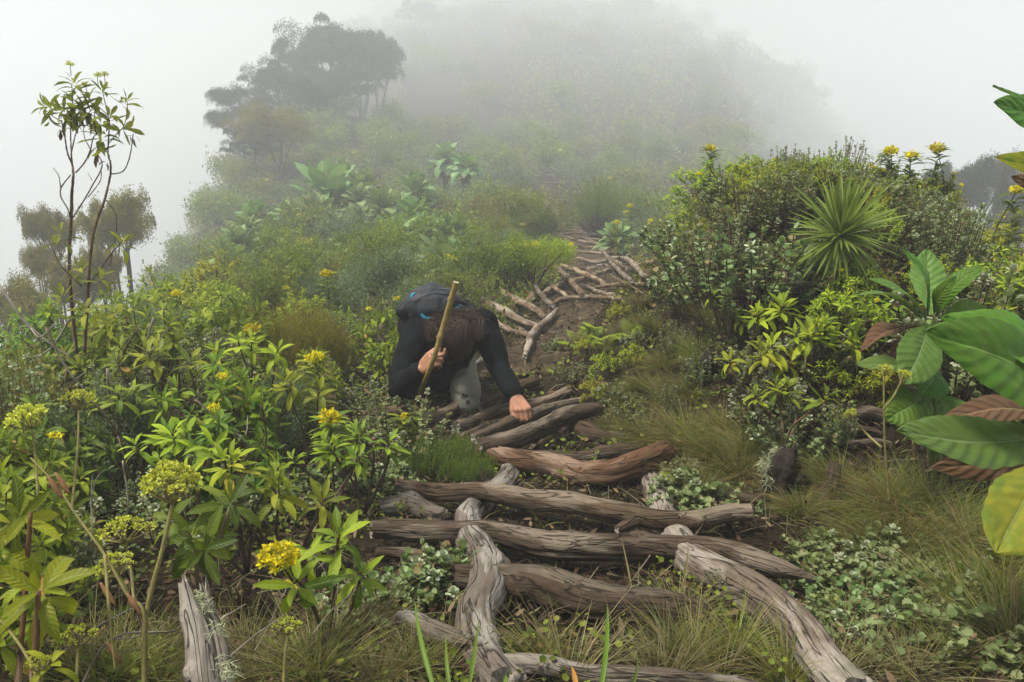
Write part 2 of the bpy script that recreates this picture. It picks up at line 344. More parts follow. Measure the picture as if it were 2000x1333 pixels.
M['grass'] = leafmat('grass_blade', (.07, .115, .006), (.28, .29, .03), dead=(.34, .27, .11), deadp=.25, rough=.55, trans=.3, bump=0, hv=.02)
M['tussock'] = leafmat('tussock_blade', (.06, .09, .005), (.26, .25, .025), dead=(.24, .15, .06), deadp=.28, rough=.6, trans=.25, bump=0, hv=.03)
M['grass_dry'] = leafmat('dry_grass_blade', (.17, .13, .05), (.27, .21, .09), dead=(.35, .29, .15), deadp=.2, rough=.7, trans=.25, bump=0, hv=.02)
M['sedge'] = leafmat('sedge_blade', (.11, .19, .02), (.18, .25, .03), dead=(.45, .20, .05), deadp=.15, rough=.4, trans=.3, bump=0, hv=.02)
M['fern'] = leafmat('fern_leaf', (.24, .35, .01), (.36, .44, .02), dead=(.3, .33, .05), deadp=.05, rough=.5, trans=.35, bump=0, hv=.01)
M['litter'] = leafmat('dead_litter', (.018, .010, .006), (.085, .05, .027), dead=(.20, .14, .08), deadp=.2, rough=.9, trans=0, bump=0, hv=.02)
M['yellow'] = leafmat('yellow_petal', (.74, .60, .005), (.86, .76, .01), rough=.6, trans=.2, bump=0, hv=.01)
M['umbel'] = leafmat('umbel_bud', (.50, .54, .04), (.74, .74, .12), rough=.6, trans=.25, bump=0, hv=.01)
M['cream'] = leafmat('cream_petal', (.55, .52, .42), (.66, .63, .52), rough=.7, trans=.2, bump=0, hv=.01)
M['lichen'] = leafmat('lichen_strand', (.36, .38, .22), (.55, .56, .38), rough=.9, trans=.1, bump=0, hv=.01)
M['stem'] = woodmat('shrub_stem', (.03, .018, .012), (.11, .07, .045), (.30, .24, .18), palep=.3, bump=.3)
M['green_stem'] = plain('green_stem', (.16, .22, .05), .6, .3, 60, .1)
M['olive_stem'] = plain('olive_stem', (.22, .19, .06), .6, .3, 60, .1)
M['bud_sheath'] = plain('reddish_sheath', (.26, .13, .06), .6, .35, 60, .1)
M['dead_stem'] = woodmat('dead_stem', (.07, .05, .035), (.24, .19, .14), (.42, .38, .32), palep=.6, bump=.4)
M['wood'] = woodmat('weathered_log', (.018, .011, .008), (.10, .068, .044), (.29, .23, .17), palep=.42)
M['wood_grey'] = woodmat('grey_log', (.022, .016, .013), (.13, .102, .08), (.34, .30, .255), palep=.55)
M['wood_dark'] = woodmat('dark_log', (.012, .008, .006), (.065, .045, .031), (.17, .135, .10), palep=.3)
M['wood_red'] = woodmat('reddish_log', (.02, .011, .008), (.105, .062, .04), (.28, .21, .16), palep=.35, tintp=(.12, .062, .04))
M['wood_far'] = woodmat('pale_trail_log', (.03, .02, .014), (.17, .12, .082), (.38, .31, .235), palep=.5)
M['wood_end'] = plain('broken_wood_end', (.40, .35, .28), .8, .35, 120, .5)
M['trunk'] = woodmat('tree_trunk', (.03, .022, .016), (.09, .07, .05), (.17, .15, .12), palep=.4)
M['char'] = plain('charred_wood', (.028, .020, .015), .9, .6, 60, .8, dist=.01)
M['skin'] = plain('skin', (.42, .20, .115), .5, .12, 30, .08, .4)
M['jacket'] = plain('black_fleece', (.009, .010, .0115), .95, .3, 25, .3, .08, .01, 0)
M['trouser'] = plain('grey_trousers', (.36, .35, .28), .9, .10, 14, .3, .15, .012)
M['stain'] = plain('mud_stain', (.10, .09, .07), .9, .3, 50, .1)
M['boot'] = plain('boot_leather', (.04, .03, .022), .7, .3)
M['hair'] = leafmat('brown_hair', (.028, .016, .010), (.085, .05, .032), rough=.5, trans=0, bump=0, hv=0, spec=.22, back=False)
M['hair_cap'] = plain('brown_hair_base', (.022, .012, .008), .9, .2, 60, .2, .05)
M['pack'] = plain('charcoal_nylon', (.028, .029, .036), .6, .2, 12, .35, .35, .02)
M['pack_dark'] = plain('black_nylon', (.012, .012, .015), .6, .2, 30, .2)
M['blue'] = plain('blue_piping', (.02, .34, .50), .5, .1)
M['grey_strap'] = plain('grey_webbing', (.3, .32, .32), .6, .1)
M['bamboo'] = plain('bamboo_cane', (.27, .19, .055), .45, .35, 45, .15, .4)
M['bamboo_cut'] = plain('bamboo_cut_end', (.55, .46, .28), .7, .15)
# ground
def groundmat(name, cols, sc1=3.0):
    m, t, o = newmat(name); tc = N(t, 'ShaderNodeTexCoord'); v = tc.outputs['Object']
    a = noise(t, v, sc1, 6, .65); b = noise(t, v, 38, 5, .7); c = noise(t, v, .25, 4)
    col = ramp(t, mathn(t, 'MULTIPLY_ADD', a, .6, mathn(t, 'MULTIPLY', b, .4)), [(.34, cols[0]), (.5, cols[1]), (.64, cols[2])])
    p = N(t, 'ShaderNodeBsdfPrincipled', Roughness=.95); p.inputs['Specular IOR Level'].default_value = .1
    t.links.new(col, p.inputs['Base Color'])
    bp = N(t, 'ShaderNodeBump', Strength=.9, Distance=.03); t.links.new(b, bp.inputs['Height']); t.links.new(bp.outputs[0], p.inputs['Normal'])
    t.links.new(p.outputs[0], o.inputs[0]); return m
M['soil'] = groundmat('soil_and_moss', [(.012, .008, .005), (.03, .02, .011), (.04, .04, .013)])
M['path'] = groundmat('trodden_earth', [(.035, .024, .014), (.085, .06, .034), (.16, .12, .07)], 5)
# ------------------------------------------------------------------ ground sheet
def axis(lo, hi, fine, grow):
    a = [0.0]; s = fine
    while a[-1] < hi: a.append(a[-1]+s); s *= grow
    b = [0.0]; s = fine
    while b[-1] > lo: b.append(b[-1]-s); s *= grow
    return np.array(sorted(set(b+a)))
gx = axis(-290, 290, .05, 1.022); gy = axis(-12, 540, .05, 1.022)
X, Y = np.meshgrid(gx, gy); Z = ground(X, Y)
B = MB(); i, j = np.meshgrid(np.arange(len(gy)-1), np.arange(len(gx)-1), indexing='ij'); k = len(gx)
B.add(np.stack([X, Y, Z], -1), np.stack([i*k+j, i*k+j+1, (i+1)*k+j+1, (i+1)*k+j], -1))
tag(link('ground', B.mesh('ground', M['soil'])), kind='structure')
# trail: trodden earth strip lying on the ground
B = MB(); ty = axis(2.6, 34, .12, 1.01); ty = ty[ty > 4.2]; q = np.linspace(-1, 1, 13)
wd = np.interp(ty, [4.2, 6, 20, 34], [.25, .42, .42, .25])
jit = 1+.35*fbm(ty*.9, 3.3)
PX = trail_x(ty)[:, None]+q[None]*(wd*jit)[:, None]; PY = np.broadcast_to(ty[:, None], PX.shape)
PZ = ground(PX, PY)+.012+.012*(1-q[None]**2)-.03*np.abs(q[None])**6
i, j = np.meshgrid(np.arange(len(ty)-1), np.arange(12), indexing='ij')
B.add(np.stack([PX, PY, PZ], -1), np.stack([i*13+j, i*13+j+1, (i+1)*13+j+1, (i+1)*13+j], -1))
tag(link('path', B.mesh('path', M['path'])), kind='structure')
# ------------------------------------------------------------------ logs
LOGS = []
def log_geo(B, C3, rr, n, sides, seed, m=0, mend=1, rough=1.0, knots=3, jag=.6, flat=.0):
    g = np.random.default_rng(seed)
    C = spline(C3, n); rad = np.interp(np.linspace(0, 1, n), np.linspace(0, 1, len(rr)), rr)
    s = np.concatenate([[0], np.cumsum(np.linalg.norm(np.diff(C, axis=0), axis=1))]); Lg = s[-1]; rm = float(np.mean(rr))
    Tn, Xf, Yf = frames(C)
    C = C+Xf*(vnoise(s*3/rm*.06, seed*1.3)*rm*.35)[:, None]+Yf*(vnoise(s*3/rm*.06, seed*2.7+9)*rm*.35)[:, None]
    th = np.linspace(0, 2*np.pi, sides, endpoint=False)
    ct, st = np.cos(th)[None], np.sin(th)[None]; ss = s[:, None]/rm
    r = 1+rough*(.13*vnoise(ct*1.3+seed, st*1.3, ss*.35)+.085*fbm(ct*3+seed*2, st*3, ss*.5)+.05*fbm(ct*9+seed, st*9, ss*.35, 3))
    gr = np.abs(vnoise(ct*4.5+seed*3, st*4.5, ss*.12)); r = r-rough*.13*np.exp(-(gr/.07)**2)      # splits along the grain
    for _ in range(knots):
        k0, a0 = g.uniform(.06, .94)*Lg, g.uniform(0, 6.28); sz = g.uniform(.35, .8)*rm
        dth = (th-a0+np.pi) % (2*np.pi)-np.pi
        dd = ((s[:, None]-k0)/(sz*1.3))**2+(dth[None]*rm/sz)**2
        r = r+g.uniform(.18, .42)*np.exp(-dd)-.25*np.exp(-dd*12)
    rg = rad[:, None]*r
    V = C[:, None]+rg[..., None]*(ct[0][None, :, None]*Xf[:, None]+st[0][None, :, None]*Yf[:, None])
    # jagged broken ends
    for e, sg in ((0, -1), (n-1, 1)):
        jg = jag*rm*np.clip(fbm(np.cos(th)*2.6+seed, np.sin(th)*2.6, e*.1+seed, 2)*1.6, -1, 1.2)
        V[e] += Tn[e]*sg*jg[:, None]
    A = np.stack([ct*rg, st*rg, np.broadcast_to(s[:, None], rg.shape)], -1)
    i, j = np.meshgrid(np.arange(n-1), np.arange(sides), indexing='ij'); k = (j+1) % sides
    Q = np.stack([i*sides+j, i*sides+k, (i+1)*sides+k, (i+1)*sides+j], -1).reshape(-1, 4)
    B.add(V.reshape(-1, 3), Q, A.reshape(-1, 3), None, m)
    for e, sg in ((0, -1), (n-1, 1)):     # end faces with an inner ring
        ring = V[e]; c = ring.mean(0); inner = c+(ring-c)*.55+Tn[e]*sg*(-.12*rm+.22*rm*g.normal(size=(sides, 1)))
        VV = np.vstack([ring, inner, c-Tn[e]*sg*.1*rm]); q = np.arange(sides); q2 = (q+1) % sides
        Qe = np.stack([q, q+sides, q2+sides, q2], -1) if sg < 0 else np.stack([q, q2, q2+sides, q+sides], -1)
        Te = np.stack([q+sides, np.full(sides, 2*sides), q2+sides], -1) if sg < 0 else np.stack([q+sides, q2+sides, np.full(sides, 2*sides)], -1)
        AA = np.stack([np.zeros(2*sides+1), np.zeros(2*sides+1), np.zeros(2*sides+1)], -1)
        B.add(VV, Qe[:, ::-1], AA, Te[:, ::-1], mend)
def world_obj(name, B, mats, parent=None, smooth=True):
    V = np.vstack(B.V); lo = V.min(0); c = V.mean(0); org = np.array([c[0], c[1], lo[2]])
    for v in B.V: v -= org
    me = B.mesh(name, mats, smooth); o = link(name, me)
    o.location = tuple(org)
    if parent is not None:
        o.parent = parent; bpy.context.view_layer.update() if False else None
        o.location = tuple(org-np.array(parent.location))
    return o
def log(pts, w, lift, mat, label, n=None, seed=None, name='log', cat='log', group=None, extra=None, **kw):
    seed = seed or len(LOGS)+11
    lift = np.broadcast_to(lift, (len(pts),)); C3 = []; rr = []
    w = np.interp(np.linspace(0, 1, len(pts)), np.linspace(0, 1, len(w)), w)
    for (u, v), ww, h in zip(pts, w, lift):
        d0 = (L(u, v, 0)@FW); r = ww/2*d0/FPX
        p = L(u, v, r*.75+h); C3.append(p); rr.append(ww/2*(p@FW)/FPX)
    px = np.mean(w); sides = int(np.clip(px*.9, 8, 44)); ln = np.sum(np.linalg.norm(np.diff(np.array(pts, float), axis=0), axis=1))
    n = n or int(np.clip(ln/4.5, 10, 190))
    B = MB(); log_geo(B, C3, rr, n, sides, seed, **kw)
    if extra: extra(B, C3, rr)
    o = world_obj(name, B, [M[mat], M['wood_end']]); tag(o, label, cat, group)
    LOGS.append((np.array(C3), np.array(rr))); return C3, rr
def stub(u, v, d, dirn, r, ln, seed=5):
    def f(B, C3, rr):
        p = P(u, v, d); dn = nrm(np.array(dirn, float)); log_geo(B, [p-dn*r, p+dn*ln*.5, p+dn*ln], [r*1.25, r, r*.8], 14, 16, seed, rough=.8, knots=0, jag=.4)
    return f
ST = 'logs laid as a stair on the trail'
# --- rails first
log([(1018,905),(985,937),(935,985),(913,1022),(915,1062),(940,1110),(950,1150),(930,1195),(935,1250),(958,1300),(990,1350)], [42,46,54,56,64,76,80,84,80,84,92], [-.02,-.02,-.01,0,0,0,.01,.0,-.01,-.01,-.02], 'wood_grey', 'thick pale grey log running lengthways down the left of the ladder, crossed by two logs', knots=5, group=ST)
log([(1262,925),(1288,985),(1318,1050),(1375,1112),(1450,1150),(1520,1195),(1575,1243),(1612,1292),(1675,1352)], [44,50,60,72,76,84,86,90,98], [-.03,-.02,-.02,0,0,.01,.01,.0,0], 'wood_grey', 'thick grey log running lengthways down the right side with a torn pale knot', knots=6, group=ST)
# --- crossing logs
log([(775,946),(860,957),(960,968),(1040,975),(1100,985),(1180,1003),(1260,1015),(1330,1011),(1400,1007),(1468,1003)], [24,34,38,42,42,42,42,40,38,34], .05, 'wood', 'long brown log with ring grain crossing the two rails, pale sawn left end', knots=3, jag=.12, group=ST,
    extra=stub(1232,1022,float(L(1232,1022,.08)@FW),(-.9,-.5,-.1),.014,.05))
log([(726,1040),(800,1036),(900,1037),(960,1042),(1050,1055),(1130,1066),(1250,1068),(1350,1071),(1430,1082),(1500,1104),(1587,1130)], [36,42,42,44,50,52,52,48,52,48,14], .045, 'wood', 'longest crossing log in front, tapering to a point at its right end', knots=6, jag=.5, group=ST)
log([(785,1103),(880,1124),(985,1135),(1080,1148),(1180,1172),(1270,1182),(1375,1198)], [26,40,62,74,76,68,50], .02, 'wood_dark', 'dark cracked log passing under both lengthways rails, below the longest crossing log', group=ST)
log([(735,1078),(810,1084),(885,1096)], [18,24,20], .02, 'wood_dark', 'thin dark log end left of the left rail, under the longest crossing log', group=ST)
log([(783,1212),(830,1228),(900,1250)], [42,46,36], .03, 'wood_grey', 'short pale log with a splintered white left end, left of the left rail', jag=1.6, group=ST)
log([(985,1290),(1080,1304),(1180,1318),(1300,1326),(1400,1334),(1490,1345)], [36,40,38,36,32,20], .02, 'wood_grey', 'pale bleached log low in the grass at the bottom edge between the rails', group=ST)
log([(750,992),(800,988),(860,1008)], [30,40,34], .0, 'wood_grey', 'short gnarled bleached log end behind the longest crossing log', knots=5, jag=1.2, group=ST)
log([(940,886),(1010,899),(1100,908),(1180,926),(1240,912),(1303,880)], [28,42,46,50,56,44], .02, 'wood_red', 'bent log with a raised reddish right end, fourth step from the front', group=ST)
log([(945,884),(1050,888),(1130,892),(1200,882),(1248,870)], [12,20,28,30,20], .01, 'wood', 'slim pale topped log lying just behind the reddish bent log', group=ST)
log([(940,874),(1000,862),(1050,838),(1110,810),(1172,795)], [28,38,38,36,26], .06, 'wood', 'smooth brown log slanting up to the right in front of the hiker’s fist', group=ST)
log([(925,857),(985,832),(1040,815),(1090,800),(1150,784)], [22,30,26,24,16], .03, 'wood', 'log under the fist of the hiker', group=ST)
log([(890,836),(950,814),(1010,800),(1060,790),(1112,763)], [22,28,28,24,20], .01, 'wood', 'log just behind the fist, running from the kneeling leg to the right', group=ST)
log([(903,852),(955,832),(1000,817)], [14,18,14], -.01, 'wood_dark', 'thin dark log wedged between two steps left of the fist', group=ST)
log([(935,795),(985,775),(1045,744)], [20,24,22], .02, 'wood', 'log with a cut end rising to the right behind the hiker’s forearm', jag=.2, group=ST)
log([(930,790),(970,778),(1010,770)], [18,22,16], -.01, 'wood_dark', 'log half hidden beside the grey knee', group=ST)
log([(722,812),(780,806),(840,816),(890,797),(935,776)], [18,24,26,24,16], .01, 'wood', 'log running left from under the knee to the foot of the cane', group=ST)
log([(716,806),(745,802),(772,808)], [14,18,12], -.01, 'wood_dark', 'short dark log end at the far left below the bent elbow', group=ST)
log([(1118,828),(1150,842),(1185,852),(1218,848)], [30,38,28,14], .0, 'wood_dark', 'dark broken chunk propped under the slanting log at its right', jag=1.3, group=ST)
log([(1032,882),(1050,868),(1068,860)], [12,16,12], -.01, 'wood', 'small round stick sticking out under the slanting log', n=14, group=ST)
log([(788,848),(830,845),(858,838)], [8,12,10], .0, 'wood_dark', 'thin stick beside the cane foot behind the green heath', n=14, group=ST)
# --- trail further on
TR = 'loose logs on the trail behind the hiker'
mid = [
 ([(915,596),(955,620),(990,642),(1036,656)], [7,9,10,9], .03, 'slim curved pale log just right of the hiker’s shoulder'),
 ([(944,588),(985,610),(1020,627),(1052,638)], [13,15,12,10], .05, 'split ended log lying above the slim curved one right of the hiker'),
 ([(983,570),(1015,590),(1045,605),(1066,622)], [9,13,12,9], .06, 'brown log slanting down into the gnarled beam, third right of the hiker'),
 ([(1042,554),(1060,580),(1080,597)], [7,10,9], .05, 'short log leaning by the yellow green bush'),
 ([(1074,555),(1095,570),(1112,583)], [7,8,6], .05, 'stubby broken ended log above the curved pale log'),
 ([(1075,598),(1100,585),(1140,580),(1180,582),(1213,585)], [8,10,9,8,6], .04, 'arched pale log edging the bare soil of the trail'),
 ([(1088,606),(1065,630),(1042,650),(1033,675),(1025,697)], [8,13,14,13,9], .05, 'gnarled bleached beam running down the trail edge to its pointed end'),
 ([(945,616),(975,608),(1002,594)], [12,14,9], .0, 'stout side beam under the slanting logs right of the backpack'),
 ([(1025,598),(1033,588),(1042,577)], [12,16,12], .0, 'stump ended beam between the slanting trail logs'),
 ([(1062,573),(1100,556),(1140,546),(1192,528)], [10,12,12,8], .02, 'long pale side beam carrying the crossed logs'),
 ([(1086,520),(1110,545),(1138,577)], [8,11,10], .07, 'log crossing over the pale side beam from the bush'),
 ([(1094,518),(1130,530),(1178,552)], [7,9,8], .06, 'second log crossing the side beam, nearer flat'),
 ([(1164,561),(1210,556),(1280,555)], [6,8,8], .04, 'straight pale log lying level across the trail at right'),
 ([(1176,489),(1200,520),(1234,552)], [6,8,8], .08, 'steep thin log lying over the others in the middle of the trail'),
 ([(1193,503),(1225,507),(1250,530),(1277,554)], [6,9,9,7], .05, 'hooked log bending down to the brown grass'),
 ([(1108,488),(1150,493),(1188,496)], [4,5,4], .03, 'thin straight pole above the bush tip'),
 ([(1183,496),(1215,488),(1237,482)], [6,7,6], .03, 'bleached pole rising to the right, end to end with the thin one'),
 ([(1240,519),(1270,512),(1299,510)], [6,7,5], .03, 'pale pole at the right edge of the trail by the brown grass'),
 ([(1225,526),(1252,511),(1272,503)], [7,6,5], .01, 'forked pole behind the hooked log'),
 ([(1222,501),(1236,494)], [5,5], .02, 'tiny pole stub behind the hooked log'),
 ([(1108,464),(1145,474),(1190,481)], [4,6,5], .03, 'pole slanting across the trail in the thin mist'),
 ([(1138,465),(1152,470),(1164,477)], [4,5,4], .04, 'short pole crossing the slanting pole in the mist'),
 ([(1190,536),(1222,553),(1256,573)], [2.5,2.5,2], .12, 'thin bare twig across the trail logs'),
 ([(1160,512),(1188,508),(1215,520)], [9,10,8], .0, 'grey half buried log under the hooked log'),
 ([(1128,505),(1165,512),(1205,506)], [5,6,5], .05, 'thin pole lying level above the pale side beam'),
 ([(1118,478),(1150,484),(1182,478)], [4,5,4], .03, 'pale pole just below the first misty crossing pole'),
 ([(1205,516),(1238,528),(1268,536)], [6,7,5], .04, 'short brown log right of the steep thin log'),
 ([(1148,560),(1172,572),(1200,577)], [6,8,6], .03, 'stout short log above the arched pale log'),
 ([(1010,640),(1030,652),(1042,668)], [7,8,6], .01, 'broken stick under the gnarled bleached beam'),
 ([(1240,536),(1262,530),(1285,531)], [5,6,5], .03, 'pale pole end under the brown grass of the bank'),
 ([(1150,526),(1178,520),(1200,524)], [8,8,6], .0, 'pale broken chunk under the steep thin log'),
]
for pts, w, h, lb in mid: log(pts, [1.15*q for q in w], h, 'wood_far', lb, knots=1, rough=.8, group=TR)
FR = 'far pole steps fading into the mist'
far = [((1097,458),(1135,456),(1172,459)), ((1112,468),(1140,466),(1172,468)), ((1094,451),(1120,451),(1150,454)), ((1096,445),(1120,444),(1142,447)), ((1092,438),(1112,439),(1132,439)),
 ((1090,430),(1110,429),(1126,431)), ((1086,420),(1100,421),(1112,420)), ((1034,396),(1060,409),(1102,419)), ((1030,305),(1050,309),(1080,307)), ((1036,311),(1055,314),(1070,311)),
 ((1030,318),(1056,322),(1084,324)), ((1036,327),(1062,328),(1086,329)), ((1040,335),(1060,337),(1080,334)), ((1048,343),(1070,342),(1082,345)), ((1058,356),(1076,358),(1090,357)), ((1066,372),(1082,374),(1098,373)), ((1074,388),(1090,390),(1106,390))]
for k, pts in enumerate(far): log(pts, [3.4 if k < 7 else 2.6], .08, 'wood_far', 'pale pole laid across the far trail in the mist', knots=0, rough=.5, n=12, group=FR)
# --- stumps and snags
def post(pts, w, mat, label, dbase, seed, name='stump', **kw):
    """standing wood traced from tip to base, all near depth dbase"""
    C3 = [P(u, v, d) for (u, v, d) in pts]; rr = [ww/2*c@FW/FPX for ww, c in zip(w, [np.array(c) for c in C3])]
    rr = [ww/2*d/FPX for ww, (u, v, d) in zip(w, pts)]
    B = MB(); log_geo(B, C3, rr, 70, 30, seed, **kw)
    return B
sp = empty('split_post', P(395,1330,1.30)-UP*.06)
def child_world(name, B, mats, par, smooth=True):
    off = np.array(par.location); q = par.parent
    while q is not None: off = off+np.array(q.location); q = q.parent
    for v in B.V: v -= off
    return link(name, B.mesh(name, mats, smooth), par)
B = post([(363,1142,1.36),(375,1200,1.33),(388,1270,1.30),(398,1360,1.26)], [20,38,52,62], 'wood_grey', '', 0, 91, jag=1.2, knots=2); child_world('main_prong', B, [M['wood_grey'], M['wood_end']], sp)
B = post([(403,1150,1.38),(412,1200,1.36),(426,1270,1.32),(432,1360,1.28)], [18,30,36,40], 'wood_grey', '', 0, 92, jag=1.6, knots=1); child_world('split_prong', B, [M['wood_grey'], M['wood_end']], sp)
def lichen(B, O, n, r, g, ln=.02, wd=.0012):
    o = O+g.normal(size=(n, 3))*r; blades(B, o, g.normal(size=(n, 3)), g.uniform(.5, 1, n)*ln, wd, .6, 3, g=g)
g = np.random.default_rng(5)
for u, v, d in ((392,1165,1.35),(400,1185,1.34),(428,1225,1.3),(440,1300,1.26),(446,1320,1.25)):
    B = MB(); lichen(B, P(u, v, d), 60, .006, g, .016); child_world('lichen_tuft', B, M['lichen'], sp)
tag(sp, 'grey weathered post split in two prongs with pale lichen, standing in the grass', 'post')
mb = L(1515,965,0); dm = float(mb@FW)
sn = empty('mossy_stump', mb)
B = post([(1530,880,dm*.985),(1525,905,dm*.985),(1515,940,dm),(1508,985,dm)], [36,54,58,50], '', '', 0, 93, jag=.7, knots=4, mend=0, rough=1.5); child_world('trunk', B, [M['char'], M['char']], sn)
for u, v in ((1500,900),(1496,915),(1548,885),(1545,940),(1555,930),(1500,940),(1515,880),(1497,925),(1490,908)):
    B = MB(); lichen(B, P(u, v, dm*.985), 70, .010, g, .022, .0014); child_world('lichen_tuft', B, M['lichen'], sn)
tag(sn, 'upright charred stump bearded with pale lichen on the right bank', 'stump')
log([(1405,980),(1440,972),(1475,976),(1512,968)], [16,24,24,14], .0, 'wood_dark', 'dark twisted root lying against the lichen bearded stump', name='fallen_root', cat='root')
d2 = float(L(1388,742,0)@FW)
B = post([(1386,686,d2),(1382,705,d2),(1386,728,d2),(1394,752,d2)], [18,28,28,22], '', '', 0, 94, jag=.8, knots=2, mend=0, rough=1.3); tag(world_obj('snag', B, [M['char'], M['char']]), 'small dark upright snag among white topped plants', 'snag')
d3 = float(L(1618,985,0)@FW)
B = post([(1632,905,d3),(1625,935,d3),(1616,985,d3)], [26,30,30], '', '', 0, 95, jag=.5, knots=2, rough=1.2); tag(world_obj('stump', B, [M['wood_dark'], M['wood_dark']]), 'dark square edged stump between the lichen bearded stump and the big leaves', 'stump')
for k, (pts, w) in enumerate([([(1665,810),(1700,806),(1735,815)], [22,26,20]), ([(1650,845),(1690,838),(1720,848)], [12,14,10]), ([(1655,868),(1700,862),(1740,866)], [10,12,9])]):
    log(pts, w, .02, 'wood_dark', ['topmost of three dark rotting sticks under the broad leaved plant', 'middle one of three dark rotting sticks under the broad leaved plant', 'lowest of three dark rotting sticks under the broad leaved plant'][k], name='rotting_stick', cat='stick')
# rotting white branch beyond the bent elbow
log([(925,715),(945,700),(960,688)], [10,14,14], .03, 'wood_grey', 'bleached twisted branch behind the grey trouser leg', n=16, knots=3, jag=1.2, name='branch', cat='branch')
# ------------------------------------------------------------------ hiker
def cone(B, a, b, ra, rb, seg=14, rings=5):
    """tapered capsule"""
    a = np.array(a, float); b = np.array(b, float); ax = b-a; ln = np.linalg.norm(ax); z = ax/max(ln, 1e-9)
    x = nrm(np.cross(z, [0, 0, 1.] if abs(z[2]) < .9 else [1., 0, 0])); y = np.cross(z, x)
    th = np.linspace(0, 2*np.pi, seg, endpoint=False); V = []
    for ph in np.linspace(-np.pi/2, 0, rings): V.append(a+z*ra*math.sin(ph)+max(ra*math.cos(ph), 1e-4)*(np.cos(th)[:, None]*x+np.sin(th)[:, None]*y))
    for ph in np.linspace(0, np.pi/2, rings): V.append(b+z*rb*math.sin(ph)+max(rb*math.cos(ph), 1e-4)*(np.cos(th)[:, None]*x+np.sin(th)[:, None]*y))
    V = np.array(V); n = len(V); i, j = np.meshgrid(np.arange(n-1), np.arange(seg), indexing='ij'); k = (j+1) % seg
    B.add(V.reshape(-1, 3), np.stack([i*seg+j, i*seg+k, (i+1)*seg+k, (i+1)*seg+j], -1).reshape(-1, 4))
def chain(B, pts, rr):
    for i in range(len(pts)-1): cone(B, pts[i], pts[i+1], rr[i], rr[i+1])
def ellip(B, c, axes, rad, seg=28, rings=18, f=None):
    th = np.linspace(0, 2*np.pi, seg, endpoint=False); ph = np.linspace(-np.pi/2+.01, np.pi/2-.01, rings)
    PH, TH = np.meshgrid(ph, th, indexing='ij'); l = np.stack([np.cos(PH)*np.cos(TH), np.cos(PH)*np.sin(TH), np.sin(PH)], -1)
    if f: l = f(l)
    V = np.array(c)+(l*np.array(rad))@np.array(axes); i, j = np.meshgrid(np.arange(rings-1), np.arange(seg), indexing='ij'); k = (j+1) % seg
    B.add(V.reshape(-1, 3), np.stack([i*seg+j, i*seg+k, (i+1)*seg+k, (i+1)*seg+j], -1).reshape(-1, 4))
def bake(B, name, mats, parent, voxel=.005, smooth=4, wrinkle=0, wscale=20, wfn=None, decide=None):
    """fuse the limbs into one continuous skin"""
    off = np.array(parent.location)
    for v in B.V: v -= off
    o = link(name, B.mesh(name, mats), parent)
    md = o.modifiers.new('r', 'REMESH'); md.mode = 'VOXEL'; md.voxel_size = voxel; md.use_smooth_shade = True
    if smooth: s = o.modifiers.new('s', 'SMOOTH'); s.factor = .6; s.iterations = smooth
    bpy.context.view_layer.update(); dg = bpy.context.evaluated_depsgraph_get()
    me = bpy.data.meshes.new_from_object(o.evaluated_get(dg)); o.modifiers.clear(); o.data = me
    for mt in (mats if isinstance(mats, list) else [mats]):
        if mt.name not in [x.name for x in me.materials if x]: me.materials.append(mt)
    n = len(me.vertices); V = np.zeros(n*3); me.vertices.foreach_get('co', V); V = V.reshape(-1, 3); W = V+off
    if wrinkle or wfn:
        Nn = np.zeros(n*3); me.vertices.foreach_get('normal', Nn); Nn = Nn.reshape(-1, 3)
        q = wfn(W) if wfn else wrinkle*(fbm(W[:, 0]*wscale, W[:, 1]*wscale*.6, W[:, 2]*wscale, 3)-.7*np.exp(-(np.abs(vnoise(W[:, 0]*wscale*.6+5, W[:, 1]*wscale*.4, W[:, 2]*wscale*.8))/.12)**2))
        V = V+Nn*q[:, None]; me.vertices.foreach_set('co', V.ravel())
    if decide:
        c = np.zeros(len(me.polygons)*3); me.polygons.foreach_get('center', c)
        me.polygons.foreach_set('material_index', decide(c.reshape(-1, 3)+off).astype(np.int32))
    me.polygons.foreach_set('use_smooth', np.ones(len(me.polygons), bool)); me.update(); return o
sh = .12       # everything slightly nearer: fingers on the log under the fist
hit = L(1022, 822, .03); D0 = float(hit@FW)
def J(u, v, d): return P(u, v, d-3.55+D0-.0)
j = dict(headc=J(888,668,3.60), neck=J(882,628,3.74), shL=J(940,632,3.72), shR=J(822,642,3.75), elL=J(975,718,3.64), wrL=J(1008,776,3.50), haL=J(1021,801,3.42),
         elR=J(783,752,3.62), wrR=J(823,722,3.46), haR=J(842,704,3.40), chest=J(872,652,3.90), waist=J(858,645,4.08), pelv=J(852,640,4.24),
         hipL=J(884,645,4.20), knL=J(912,782,3.84), anL=J(900,748,4.22), toL=J(898,762,4.34), hipR=J(826,640,4.22), knR=J(800,762,3.95), anR=J(806,742,4.34), toR=J(806,752,4.46))
per = empty('person', L(880,815,0)); tag(per, 'person crawling up the log stair, head bowed, in dark fleece and grey trousers', 'person')
